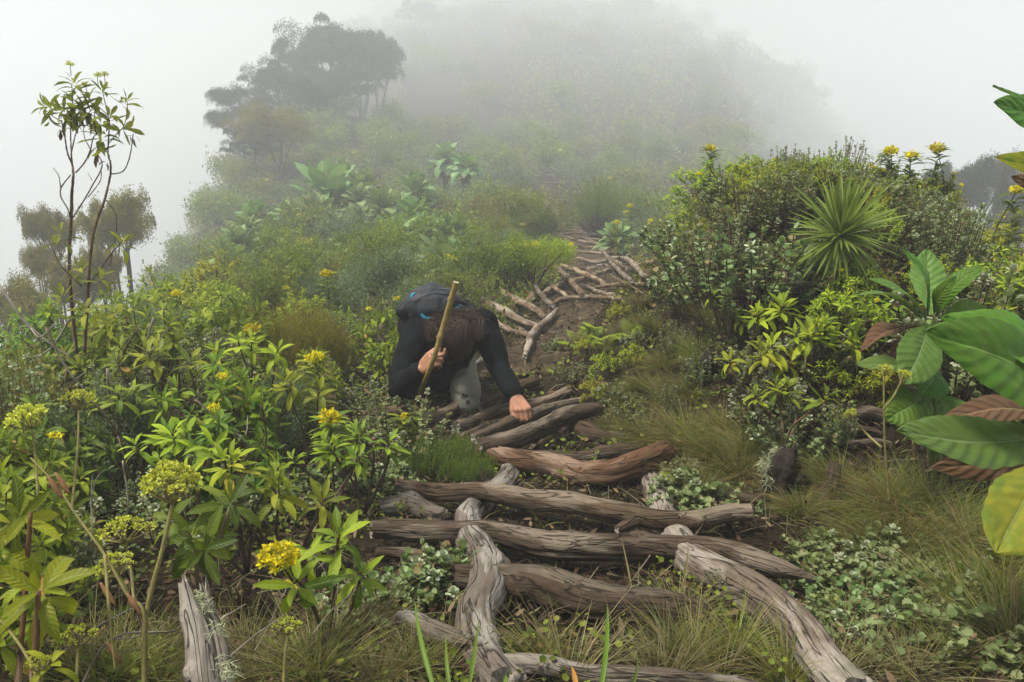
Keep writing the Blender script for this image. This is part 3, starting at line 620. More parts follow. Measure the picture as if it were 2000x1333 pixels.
# head axes: crown points at the viewer and a little down, the face is turned to the ground
U_ = nrm(FW*-.93+UP*-.30+RT*.10); F_ = nrm(-UP*.92+RT*-.18); F_ = nrm(F_-U_*(F_@U_)); S_ = np.cross(F_, U_)
hc = j['headc']
def H(s, f, u): return hc+S_*s+F_*f+U_*u
B = MB()
ellip(B, H(0, -.008, .012), [S_, F_, U_], [.073, .092, .098]); ellip(B, H(0, .035, -.05), [S_, F_, U_], [.056, .058, .068])
cone(B, H(0, .072, -.088), H(0, .060, -.098), .022, .024); cone(B, H(0, .088, -.0), H(0, .108, -.036), .008, .0135)      # chin, nose bridge
for s in (-1, 1):
    cone(B, H(s*.010, .100, -.040), H(s*.014, .098, -.041), .008, .007); cone(B, H(s*.018, .086, .015), H(s*.045, .074, .016), .010, .009)   # nostrils, brow
    cone(B, H(s*.042, .070, -.030), H(s*.052, .055, -.03), .018, .015)
    cone(B, H(s*.072, -.005, -.005), H(s*.078, -.012, .015), .010, .013); cone(B, H(s*.078, -.012, .012), H(s*.074, -.004, -.028), .010, .007)  # ears
cone(B, H(-.020, .088, -.068), H(.020, .088, -.068), .0075, .0075); cone(B, H(-.016, .086, -.077), H(.016, .086, -.077), .0085, .0085)  # lips
nb = j['neck']; cone(B, H(0, -.03, -.06), nb, .055, .060); cone(B, nb, j['chest'], .06, .09)
chain(B, [j['chest'], j['waist'], j['pelv']], [.12, .11, .12])
for s in 'LR':
    chain(B, [nb, j['sh'+s], j['el'+s], (j['el'+s]*.4+j['wr'+s]*.6), j['wr'+s]], [.045, .045, .030, .028, .026])
    chain(B, [j['hip'+s], j['kn'+s], j['an'+s], j['to'+s]], [.08, .052, .036, .03])
# right hand closed round the cane, left fist on the log
cane = [J(891,552,3.28), J(868,630,3.33), J(846,704,3.36), J(826,752,3.48), L(801,806,.012)]
ca = nrm(cane[0]-cane[2])
def hand(B, wr, kn, back, curl, lat, thumb, fr=.0085, ln=1.0, straight=None):
    """wrist, knuckle centre, back-of-hand normal, per-finger curl angles, lateral axis"""
    ax = nrm(kn-wr); lat = nrm(lat-ax*(lat@ax)); back = nrm(np.cross(lat, ax))*(1 if np.cross(lat, ax)@back > 0 else -1)
    for k, off in enumerate((-.030, -.011, .009, .027)):
        kk = kn+lat*off+ax*(.004-abs(off+.006)*.25)
        cone(B, wr+lat*off*.45, kk, .0145, .0125)
        cone(B, kk, kk+back*.004, .0115, .009)
        p = kk; a = 0; fl = (.040, .045, .042, .033)[k]*ln
        for q, (sl, ca_) in enumerate(zip((fl, fl*.66, fl*.52), curl)):
            a += ca_[k]; dr = ax*math.cos(a)-back*math.sin(a); p2 = p+dr*sl
            cone(B, p, p2, fr*(1.08-.08*q), fr*(1.0-.1*q)); p = p2
    chain(B, [wr+(kn-wr)*.25+lat*thumb[0]*.022, *[kn+ax*t[0]+lat*t[1]+back*t[2] for t in thumb[1:]]], [.016, .0125, .011, .009][:len(thumb)])
axR = nrm(j['haR']-j['wrR'])
hand(B, j['wrR'], j['haR']+FW*.012, UP*.55-FW*.8, [(.75, .8, .9, 1.0), (1.3, 1.35, 1.35, 1.3), (.9, .9, .9, .9)], -ca, (-1, (-.025, -.042, -.012), (.008, -.050, -.030), (.032, -.040, -.036)))
chain(B, [j['haR']+ca*.030, j['haR']+RT*.032+ca*.020-FW*.004, j['haR']+RT*.050+ca*.032-FW*.006, j['haR']+RT*.046+ca*.052-FW*.004], [.010, .0085, .008, .007])   # index finger lifted off the cane
hand(B, j['wrL'], j['haL'], -FW*.85+UP*.5, [(.95, .9, .9, .95), (1.25, 1.3, 1.3, 1.25), (.9, .9, .9, .9)], -RT, (1, (-.03, .040, -.012), (.0, .040, -.032), (.018, .022, -.044)))
body = bake(B, 'body', [M['skin']], per, .0042, 3)
# eyes, under the bowed head
for s in (-1, 1):
    B = MB(); ellip(B, H(s*.030, .078, -.004), [S_, F_, U_], [.012, .012, .012], 12, 8); child_world('eye', B, plain('eye', (.6, .58, .55), .2, .05, 10, 0), per)
# fleece: torso, sleeves, loose hang below the belly
B = MB(); X1 = RT
for o_ in (-.10, -.04, .04, .10):
    t_ = RT*o_
    chain(B, [nb+t_*.8-FW*-.08-UP*.05, j['chest']+t_, j['waist']+t_*.9, j['pelv']+t_*1.0], [.065, .108, .105, .11])
chain(B, [j['chest']-UP*.10, J(862,705,3.88), J(862,748,3.93)], [.13, .10, .06])
chain(B, [J(835,690,3.85), J(842,742,3.92)], [.09, .055]); chain(B, [J(900,680,3.9), J(886,720,3.95)], [.08, .05])
chain(B, [nb+RT*.03+FW*.03-UP*.02, j['shL'], (j['shL']+j['elL'])/2+RT*.004, j['elL'], j['elL']*.45+j['wrL']*.55, j['wrL']+(j['elL']-j['wrL'])*.10], [.06, .076, .064, .056, .048, .041])
chain(B, [nb-RT*.03+FW*.03-UP*.02, j['shR'], (j['shR']+j['elR'])/2-RT*.012, j['elR']-RT*.006-UP*.01, j['elR']*.5+j['wrR']*.5-UP*.012, j['wrR']+(j['elR']-j['wrR'])*.12], [.06, .080, .070, .064, .054, .043])
chain(B, [j['elR']-UP*.02, J(800,765,3.62)], [.058, .045])
chain(B, [nb+FW*.02, nb-U_*-.0+FW*-.02], [.075, .07])
bake(B, 'jacket', [M['jacket']], per, .0060, 3, .0125, 12)
# trousers
B = MB()
for s in 'LR':
    q = 1 if s == 'L' else .95
    chain(B, [j['hip'+s], (j['hip'+s]+j['kn'+s])/2, j['kn'+s], j['kn'+s]*.5+j['an'+s]*.5, j['an'+s]], [.108*q, .088*q, .070*q, .066, .058])
    chain(B, [j['kn'+s]-UP*.005, j['kn'+s]+UP*.06], [.071*q, .074*q])
chain(B, [J(902,692,4.02), J(908,740,3.93), J(914,778,3.86)], [.074, .074, .072])
chain(B, [j['hipL'], j['pelv'], j['hipR']], [.115, .125, .115])
st = [P(908,790,1), P(914,801,1)]
def dec(c):
    d = c@FW; u = 1000+FPX*(c@RT)/d; v = 666.5-FPX*(c@UP)/d; near = d < j['knL']@FW+.1
    a = ((u-907)/5.5)**2+((v-776)/5)**2+.8*vnoise(u*.35, v*.35); b = ((u-914)/3.5)**2+((v-786)/5)**2+.8*vnoise(u*.35, v*.35)
    return (((a < .9) | (b < .9)) & near).astype(int)
bake(B, 'trousers', [M['trouser'], M['stain']], per, .0065, 4, .009, 12, decide=dec)
for s in 'LR':
    B = MB(); a_, t_ = j['an'+s], j['to'+s]; ax = nrm(t_-a_)
    chain(B, [a_, a_+ax*.03, t_], [.05, .05, .042]); chain(B, [a_-UP*.01, t_+ax*.06-UP*.03], [.045, .036])
    bake(B, 'boot', [M['boot']], per, .006, 3)
# hair: cap plus combed strands gathered at the nape and falling loose
g = np.random.default_rng(12); hr = MB(); ellip(hr, H(0, -.014, .010), [S_, F_, U_], [.0805, .098, .104], 36, 26)
cap = child_world('hair', hr, [M['hair_cap']], per)
B = MB(); knot = H(-.004, -.105, -.045); NS = 5200
th = g.uniform(0, 2*np.pi, NS); zz = g.uniform(-.35, 1, NS)**1; q = np.sqrt(1-np.clip(zz, -1, 1)**2)
st0 = np.stack([q*np.cos(th), q*np.sin(th), zz], -1); keep = (st0[:, 1] < .97-1.2*np.clip(-st0[:, 2], 0, 1)) ; st0 = st0[keep]; NS = len(st0)
kd = nrm(np.array([-.04, -.92, -.42])); tilt = g.normal(size=(NS, 1))*.6; seg = 9; lat = g.normal(size=(NS, 1))*.02
Vh = np.zeros((NS, seg+1, 2, 3)); Ah = np.zeros((NS, seg+1, 2, 3)); rr_ = np.clip(.5+.45*vnoise(st0[:, 0]*14, st0[:, 1]*3, st0[:, 2]*5)+g.normal(size=NS)*.2, 0, 1); lift = g.uniform(1.015, 1.06, NS)
ext = g.uniform(.25, .95, NS); cl = vnoise(st0[:, 0]*7, st0[:, 1]*2, st0[:, 2]*4)[:, None]; lift = lift+.022*vnoise(st0[:, 0]*16+3, st0[:, 1]*3, st0[:, 2]*6)
for i, t_ in enumerate(np.linspace(0, 1, seg+1)):
    dr = nrm(st0*(1-t_*ext)[:, None]+kd*(t_*ext)[:, None]+np.array([1, 0, 0])*(lat+cl*.10)*np.sin(3.1*t_)*1.5)
    loc = dr*np.array([.0815, .099, .105])*lift[:, None]*(1+.015*math.sin(t_*3.1))
    c = hc+F_*-.014+U_*.010+loc@np.array([S_, F_, U_])
    nn_ = nrm(dr@np.array([S_, F_, U_])); tg = nrm((kd-dr)@np.array([S_, F_, U_])); sd_ = nrm(np.cross(nn_, tg)+nn_*tilt)*(.0011*(1-.4*t_))
    Vh[:, i, 0] = c-sd_; Vh[:, i, 1] = c+sd_; Ah[:, i, :, 2] = rr_[:, None]; Ah[:, i, 0, 0] = -1; Ah[:, i, 1, 0] = 1; Ah[:, i, :, 1] = .5
k = (seg+1)*2; qd = np.array([[2*i, 2*i+1, 2*i+3, 2*i+2] for i in range(seg)])
B.add(Vh.reshape(-1, 3), (qd[None]+(np.arange(NS)*k)[:, None, None]).reshape(-1, 4), Ah.reshape(-1, 3))
# loose tail, spreading over the shoulders
def lock(n, p0, p1, p2, spread, wv, ln=1.0):
    for i_ in range(n):
        a = p0+g.normal(size=3)*.012; c1 = p1+g.normal(size=3)*spread*.6; e = p2+g.normal(size=3)*spread
        C = spline([a, a*.5+c1*.5+g.normal(size=3)*.008, c1, c1*.5+e*.5+g.normal(size=3)*wv, e], 11)
        sd = nrm(np.cross(np.gradient(C, axis=0), FW+g.normal(size=3)*.3))*np.linspace(.0013, .0005, 11)[:, None]
        V = np.stack([C-sd, C+sd], 1).reshape(-1, 3); A = np.zeros((22, 3)); A[:, 2] = g.random(); A[:, 1] = .5; A[::2, 0] = -1; A[1::2, 0] = 1
        B.add(V, [[2*i, 2*i+1, 2*i+3, 2*i+2] for i in range(10)], A)
lock(420, knot, J(878,618,3.62), J(848,636,3.60), .016, .02); lock(420, knot, J(905,612,3.62), J(930,636,3.60), .018, .02)
lock(260, knot, J(925,618,3.62), J(936,655,3.56), .014, .022); lock(260, knot, J(850,622,3.62), J(843,655,3.6), .012, .02); lock(300, knot, J(890,612,3.64), J(900,626,3.58), .022, .02)
lock(60, H(.03, -.02, .10), H(.05, .05, .085), H(.07, .10, .03), .02, .015); lock(40, H(0, -.1, .03), H(.05, -.09, .09), H(.1, -.06, .1), .03, .03)
child_world('hair_strand', B, M['hair'], cap)
cap.name = 'hair'
# cane
B = MB(); C = spline(cane, 60); s = np.linspace(0, 1, 60); rd = np.interp(s, [0, 1], [.0128, .0085])
for nd in (.34, .10, .62, .80): rd = rd*(1+.22*np.exp(-((s-nd)/.010)**2))
tube(B, C, rd, 14, 60, cap=False); B2 = B
ct = C[0]; ax = nrm(C[0]-C[1]); x = nrm(np.cross(ax, FW)); y = np.cross(ax, x); th = np.linspace(0, 6.283, 14, endpoint=False)
ring = lambda r, h: ct+ax*h+r*(np.cos(th)[:, None]*x+np.sin(th)[:, None]*y)
V = np.vstack([ring(.0128, .0), ring(.0126, .002), ring(.0075, .001), ring(.006, -.012)]); qq = [[r_*14+i, r_*14+(i+1) % 14, (r_+1)*14+(i+1) % 14, (r_+1)*14+i] for r_ in range(3) for i in range(14)]
cn = empty('walking_cane', cane[-1]); tag(cn, 'long yellowish bamboo cane held upright in the hand of the bowed hiker', 'walking stick'); child_world('shaft', B, M['bamboo'], cn)
B = MB(); B.add(V, qq, None, [[42+i, 42+(i+1) % 14, 42] for i in range(1, 13)]); child_world('cut_end', B, M['bamboo_cut'], cn)
# rucksack
pc = J(848,603,3.88); pa = [RT, nrm(FW*.97-UP*.12), nrm(UP*.97+FW*.12)]
def sq(l, p=.62): return np.sign(l)*np.abs(l)**p
rk = empty('rucksack', pc-pa[2]*.1); tag(rk, 'charcoal rucksack with bright blue trim on the back of the crawling hiker', 'rucksack')
B = MB(); ellip(B, pc+pa[2]*-.01, pa, [.142, .215, .115], 48, 36, lambda l: nrm(l)*np.linalg.norm(sq(l, .8), axis=-1, keepdims=True)**1.0)
cone(B, pc-RT*.05+pa[1]*-.13-UP*.0, pc+RT*.06-pa[1]*.13+UP*.005, .082, .08); cone(B, pc-pa[1]*.1+UP*.035, pc+pa[1]*.1+UP*.04, .08, .07)
bake(B, 'main_bag', [M['pack']], rk, .006, 5, .006, 13)
B = MB(); cone(B, pc-RT*.125-pa[1]*.12-UP*.03, pc-RT*.13+pa[1]*.06-UP*.02, .048, .050); bake(B, 'side_pocket', [M['pack_dark']], rk, .006, 4, .005, 25)
B = MB(); cone(B, pc+RT*.135+UP*.02, pc+RT*.155+UP*.035, .025, .018); cone(B, pc+RT*.15+UP*.0, pc+RT*.165+UP*.01, .018, .015); bake(B, 'side_flap', [M['pack_dark']], rk, .005, 2, .005, 45)
def piping(pts, r, nm='piping', mt='blue'):
    from mathutils.bvhtree import BVHTree
    B = MB(); tube(B, pts, r, 8, 40); child_world(nm, B, M[mt], rk)
# place trim on the bag surface by casting onto it
from mathutils.bvhtree import BVHTree
bag = [o for o in sc.objects if o.parent == rk and o.name.startswith('main_bag')][0]
mev = [tuple(np.array(v.co)+np.array(rk.location)) for v in bag.data.vertices]; bvh = BVHTree.FromPolygons(mev, [tuple(p.vertices) for p in bag.data.polygons])
def onbag(u, v):
    dr = Vector(P(u, v, 1)).normalized(); h = bvh.ray_cast(Vector((0, 0, 0)), dr)[0]
    return np.array(h)-np.array(dr)*.002 if h is not None else J(u, v, 3.86)
piping([onbag(*p) for p in ((823,614),(828,620),(838,623),(850,621),(860,617))], [.005, .008, .009, .007, .004])
piping([onbag(*p) for p in ((881,606),(888,604),(894,601),(899,597))], [.005, .008, .009, .007])
piping([onbag(*p) for p in ((803,582),(806,576),(811,574))], [.004, .006, .005], 'piping')
piping([onbag(*p) for p in ((812,590),(830,578),(855,574),(880,578),(897,590))], [.0015]*2, 'seam', 'pack_dark')
piping([onbag(*p) for p in ((822,575),(845,566),(870,567),(893,577))], [.0015]*2, 'seam', 'pack_dark')
piping([onbag(900,597), J(908,600,3.9), J(914,608,3.84)], [.003, .003, .003], 'strap_buckle', 'grey_strap')
for s, sh_ in ((-1, 'shR'), (1, 'shL')):
    B = MB(); c = [pc-pa[1]*.17+RT*s*.085+UP*.02, j[sh_]-RT*s*.045+UP*.075-FW*.0, j[sh_]-RT*s*.055-UP*.02-FW*.085, j[sh_]-RT*s*.06-UP*.12-FW*.02]
    Cc = spline(c, 24); sd = RT*.022; nr = nrm(np.cross(np.gradient(Cc, axis=0), RT))*.006
    V = np.stack([Cc-sd-nr, Cc+sd-nr, Cc+sd+nr, Cc-sd+nr], 1).reshape(-1, 3)
    B.add(V, [[i*4+a, i*4+(a+1) % 4, (i+1)*4+(a+1) % 4, (i+1)*4+a] for i in range(23) for a in range(4)]); child_world('shoulder_strap', B, M['pack_dark'], rk)
# ------------------------------------------------------------------ plant makers: each returns a list of (part name, mesh)
LT = [leaf_t(1, .27, 2, 7, .28, dr, widest=w_, serr=.07, wave=.05, seed=k) for k, (dr, w_) in enumerate([(.15, .5), (.45, .55), (.8, .5), (-.1, .5), (1.2, .5)])]
LTS = [leaf_t(1, .27, 1, 4, .28, dr) for dr in (.1, .5, .9)]
DISC = disc_t(); DISC2 = disc_t(5, .12, .35)
QUAD = (np.array([[-.18, 0, 0], [.18, 0, 0], [.26, .55, .05], [-.26, .55, .05], [0, 1, 0]]), np.array([[0, 1, 2], [0, 2, 3], [3, 2, 4]]), np.array([[-1, 0, 0], [1, 0, 0], [1, .5, 0], [-1, .5, 0], [0, 1, 0.]]))
NEED = (np.array([[-.05, 0, 0], [.05, 0, 0], [0, 1, 0]]), np.array([[0, 1, 2]]), np.array([[-1, 0, 0], [1, 0, 0], [0, 1, 0.]]))
def rosette(B, c, ax, n, Ln, g, tm=LT, e0=78, e1=-8, wide=1.0, m=0, small=.45):
    """leaves on a golden spiral round a shoot tip"""
    ax = nrm(ax); x = nrm(np.cross(ax, g.normal(size=3))); y = np.cross(ax, x)
    k = np.arange(n); f = (k+.5)/n; az = k*2.39996+g.random()*6; el = np.radians(e0+(e1-e0)*f**.85+g.normal(size=n)*7)
    D = np.cos(el)[:, None]*(np.cos(az)[:, None]*x+np.sin(az)[:, None]*y)+np.sin(el)[:, None]*ax
    O = c-ax*(f*Ln*.45)[:, None]+D*.004
    Yv = nrm(D); Xv = nrm(np.cross(Yv, ax+g.normal(size=(n, 3))*.18)); Zv = np.cross(Xv, Yv)
    S = Ln*(small+(1-small)*np.sin(np.clip(f*1.15+.12, 0, 1)*np.pi/2))*g.uniform(.8, 1.12, n); rd = g.random(n)
    rd[(rd > .96) & (f < .7)] = .5
    q = g.integers(0, len(tm), n)
    q = np.where(f < .35, np.minimum(q, 1), q)
    for t_ in range(len(tm)):
        s_ = q == t_
        if s_.any():
            V, Q, A = tm[t_]; V = V.copy(); V[:, 0] *= wide
            scatter(B, (V, Q, A), O[s_], (Xv[s_], Yv[s_], Zv[s_]), S[s_], m, rd[s_], g)
def flower_head(B, c, ax, r, g, n=60, m=0, sz=.012):
    ax = nrm(ax); p = g.normal(size=(n, 3)); p = nrm(p)*g.uniform(.2, 1, (n, 1))**.5; p -= ax*np.minimum(0, p@ax)[:, None]*.7
    O = c+p*r*[1, 1, .7]; D = nrm(p+ax*.8+g.normal(size=(n, 3))*.5)
    for _ in range(3):
        D2 = nrm(D+g.normal(size=(n, 3))*.8); scatter(B, QUAD, O, frame_from(D2, g=g, roll=2), sz*g.uniform(.7, 1.3, n), m, g=g)
def leafy_shrub(seed, h=.7, r=.35, tips=34, nl=13, Ln=.11, mat='leaf', flowers=0, tm=LT, bare=.35, stemr=.006, twigs=14):
    g = np.random.default_rng(seed); F = MB(); S = MB(); fl = []
    nm = max(3, tips//6); mains = []
    for k in range(nm):
        a = 6.283*k/nm+g.normal()*.4; rr_ = r*g.uniform(.25, .7); top = np.array([math.cos(a)*rr_, math.sin(a)*rr_, h*g.uniform(.5, .75)])
        b0 = np.array([math.cos(a)*r*.12, math.sin(a)*r*.12, -.06]); mid = b0*.45+top*.55+g.normal(size=3)*[r*.14, r*.14, h*.04]; mid[:2] *= .85
        C = spline([b0, mid, top], 12); mains.append(C); tube(S, C, [stemr*1.25, stemr*.8, stemr*.6], 6, 12, rnd=.08, seed=seed)
    for k in range(tips):
        a = g.uniform(0, 6.283); q = g.random()**.5; rr_ = r*q*1.0; z = h*(1-.42*q**2.2)*g.uniform(.72, 1.06)
        if k % 4 == 3: z *= g.uniform(.45, .75); rr_ = r*g.uniform(.75, 1.1)
        tip = np.array([math.cos(a)*rr_, math.sin(a)*rr_, z])
        mc = min(mains, key=lambda C: np.linalg.norm(C[-1][:2]-tip[:2])+.3*g.random()*r); i_ = int(g.integers(5, 11)); st_ = mc[i_]
        ax = nrm(np.array([math.cos(a)*q*.7, math.sin(a)*q*.7, 1])+g.normal(size=3)*.18)
        C = spline([st_, st_*.5+tip*.5+g.normal(size=3)*.03-ax*.02, tip-ax*Ln*.3, tip], 9); tube(S, C, [stemr*.6, stemr*.4], 5, 9, rnd=.08, seed=k)
        rosette(F, tip, ax, int(nl*g.uniform(.8, 1.2)), Ln*g.uniform(.78, 1.15), g, tm)
        m_ = int(nl*.55); f = g.uniform(.35, .85, m_); O = np.stack([np.interp(f*8, np.arange(9), C[:, c_]) for c_ in range(3)], 1)
        az = g.uniform(0, 6.28, m_); D = nrm(np.stack([np.cos(az), np.sin(az), g.uniform(-.5, .6, m_)], 1))
        rd = g.random(m_)*1.03; 
        scatter(F, tm[min(2, len(tm)-1)], O, frame_from(D, g=g), Ln*g.uniform(.6, 1.0, m_), 0, np.clip(rd, 0, 1), g)
        if k < flowers: 
            fb = MB(); flower_head(fb, tip+ax*Ln*.45, ax, Ln*.28, g, 46); tube(fb, [tip, tip+ax*Ln*.4], .002, 4, 4, m=1); fl.append(fb)
    for k in range(twigs):        # bare dead twigs low in the bush
        a = g.uniform(0, 6.283); p0 = np.array([math.cos(a)*r*.3, math.sin(a)*r*.3, h*g.uniform(.05, .4)]); p1 = p0+np.array([math.cos(a)*r*g.uniform(.2, .7), math.sin(a)*r*g.uniform(.2, .7), h*g.uniform(.0, .4)])
        tube(S, [p0, (p0+p1)/2+g.normal(size=3)*.03, p1], [stemr*.5, stemr*.2], 4, 7)
    out = [('foliage', F.mesh('foliage', M[mat])), ('branch', S.mesh('branch', M['stem']))]
    out += [('flower_cluster', b.mesh('flower_cluster', [M['yellow'], M['green_stem']])) for b in fl]
    return out
def silver_shrub(seed, h=.35, r=.28, shoots=46, top=.35, leaf=.020, mat='silver'):
    g = np.random.default_rng(seed); F = MB(); S = MB(); T = MB()
    for k in range(shoots):
        a = g.uniform(0, 6.283); q = g.random()**.5; b = np.array([math.cos(a)*r*q*.5, math.sin(a)*r*q*.5, -.02])
        tip = np.array([math.cos(a)*r*q*1.05, math.sin(a)*r*q*1.05, h*(1-.45*q*q)*g.uniform(.55, 1.1)])
        C = spline([b, (b+tip)/2+g.normal(size=3)*[.02, .02, .01], tip], 12); tube(S, C, [.003, .0018], 4, 8)
        n = 22; f = np.sort(g.uniform(.35, 1.0, n)); O = np.stack([np.interp(f*11, np.arange(12), C[:, c_]) for c_ in range(3)], 1)
        az = np.arange(n)*2.4+g.random()*6; D = nrm(np.stack([np.cos(az), np.sin(az), .25+.9*(f > .9)+g.normal(size=n)*.25], 1))
        scatter(F, DISC, O, frame_from(D, g=g), leaf*g.uniform(.7, 1.25, n), 0, g=g)
        if g.random() < top:
            n = 20; D = nrm(g.normal(size=(n, 3))+[0, 0, .7]); scatter(F, DISC2, tip+D*leaf*.35, frame_from(D, g=g), leaf*g.uniform(.45, .8, n), 1, g=g)
    out = [('foliage', F.mesh('foliage', [M[mat], M['silver_top']])), ('branch', S.mesh('branch', M['stem']))]
    return out
def small_bush(seed, h=.8, r=.5, n=9000, leaf=.028, mat='small', fl=0, lobes=7, fh=.011):
    """fine leaved bush: leaf sprays spread through uneven lobes"""
    g = np.random.default_rng(seed); F = MB(); S = MB()
    cs = np.stack([g.normal(size=lobes)*r*.42, g.normal(size=lobes)*r*.42, h*g.uniform(.35, .78, lobes)], 1); rs = r*g.uniform(.35, .6, lobes)
    tips = []
    for c, q in zip(cs, rs):
        m_ = 26; p = nrm(g.normal(size=(m_, 3)))*g.uniform(.55, 1.08, (m_, 1))*q*[1, 1, .85]; tips.append(c+p)
        tube(S, [[0, 0, -.05], c*.5+g.normal(size=3)*.03, c], [.012*r/.4, .005], 5, 8)
        for t_ in (c+p)[::3]: tube(S, [c, (c+t_)/2+g.normal(size=3)*.02, t_], [.004, .0015], 3, 5)
    tips = np.vstack(tips); tips = tips[tips[:, 2] > .03]; per_ = max(8, n//len(tips)); k = np.repeat(np.arange(len(tips)), per_)
    O = tips[k]+g.normal(size=(len(k), 3))*leaf*np.array([1.5, 1.5, 1.9]); D = nrm(g.normal(size=O.shape)+nrm(tips[k]-[0, 0, h*.35])*.9+[0, 0, .4])
    rb = g.random(len(tips)); scatter(F, QUAD, O, frame_from(D, g=g, roll=1), leaf*g.uniform(.6, 1.3, len(k)), 0, np.clip(rb[k]*.6+g.random(len(k))*.4, 0, 1), g)
    out = [('foliage', F.mesh('foliage', M[mat])), ('branch', S.mesh('branch', M['stem']))]
    for q in range(fl):
        t_ = tips[g.integers(len(tips))]*1.08; b = MB(); flower_head(b, t_+[0, 0, .02], [0, 0, 1], fh*4, g, 26, sz=fh*1.6); out.append(('flower_cluster', b.mesh('flower_cluster', M['yellow'])))
    return out
def heath(seed, h=.5, r=.3, sprigs=420, mat='heath', L_=.16, nd=34, nl=.013):
    """soft mound of upright feathery sprigs"""
    g = np.random.default_rng(seed); F = MB(); S = MB(); lob = 5
    lc = np.stack([g.normal(size=lob)*r*.4, g.normal(size=lob)*r*.4, g.uniform(.5, .95, lob)], 1)
    for k in range(sprigs):
        c = lc[k % lob]; a = g.uniform(0, 6.283); q = g.random()**.5; rr_ = r*.62*q
        p = np.array([c[0]+math.cos(a)*rr_, c[1]+math.sin(a)*rr_, h*c[2]*(1-.45*q*q)*g.uniform(.35, 1.0)])
        D = nrm(np.array([math.cos(a)*q*.6, math.sin(a)*q*.6, 1])+g.normal(size=3)*.16); e = p+D*L_*g.uniform(.6, 1.1)*[1, 1, 1]
        f = g.random(nd); O = p+(e-p)*f[:, None]+g.normal(size=(nd, 3))*.003; DD = nrm(D*1.1+g.normal(size=(nd, 3))*.55); rr2 = np.clip(.25+.5*f+g.random(nd)*.3+g.normal()*.15, 0, 1)
        scatter(F, (NEED[0]*[1.6, 1, 1], NEED[1], NEED[2]), O, frame_from(DD, g=g, roll=2), nl*g.uniform(.8, 1.5, nd), 0, rr2, g)
        if k % 5 == 0: tube(S, [[c[0]*.2, c[1]*.2, -.03], p*.6, p], [.004, .0015], 3, 6)
    return [('foliage', F.mesh('foliage', M[mat])), ('branch', S.mesh('branch', M['stem']))]
def tussock(seed, r=.09, L_=.34, n=900, mat='tussock', wd=.0026, dry=.0, lean=(0, 0), bend=(.5, 1.3)):
    g = np.random.default_rng(seed); B = MB(); a = g.uniform(0, 6.283, n); q = g.random(n)**.6
    O = np.stack([np.cos(a)*q*r, np.sin(a)*q*r, np.full(n, -.015)], 1); D = np.stack([np.cos(a)*q*.8+lean[0], np.sin(a)*q*.8+lean[1], np.full(n, 1.0)], 1)+g.normal(size=(n, 3))*.15
    
    ck = np.floor(a/6.283*26)+40*np.floor(q*3); cr_ = np.random.default_rng(seed+9).random(400); rn = np.clip(cr_[ck.astype(int)]*.85+g.random(n)*.2, 0, 1)
    D = D+(np.stack([cr_[ck.astype(int)+100], cr_[ck.astype(int)+200], 0*q], 1)-[.5, .5, 0])*.7
    blades(B, O, D, L_*g.uniform(.45, 1.1, n)*(.75+.4*cr_[ck.astype(int)+50]), wd, g.uniform(*bend, n), 5, 0, g, rnd=rn); return [('tussock', B.mesh('grass_tussock', M[mat]))]
def groundsel(seed, n=30, Ln=.5, trunk=.35, mat='groundsel', W=.30):
    g = np.random.default_rng(seed); F = MB(); S = MB(); tm = [leaf_t(1, W*1.35, 2, 7, .22, dr, widest=.62, wave=.05, seed=q, base=.35) for q, dr in enumerate((.1, .35, .7, 1.2))]
    top = np.array([g.normal()*.04, g.normal()*.04, trunk]); tube(S, [[0, 0, -1.6], top*.5, top], [.05, .06, .055], 10, 14, rnd=.08)
    rosette(F, top+[0, 0, .05], np.array([g.normal()*.15, g.normal()*.15, 1]), n, Ln, g, tm, 84, 12, small=.45)
    D_ = MB(); m_ = 10; az = g.uniform(0, 6.28, m_); D = nrm(np.stack([np.cos(az), np.sin(az), np.full(m_, -1.2)], 1)); scatter(D_, tm[2], top-[0, 0, .08]+D*.04, frame_from(D, g=g), Ln*.7*g.uniform(.7, 1, m_), 0, g=g)
    return [('leaf_rosette', F.mesh('leaf_rosette', M[mat])), ('stem', S.mesh('stem', M['trunk'])), ('dead_leaf', D_.mesh('dead_leaf', M['big_dead']))]
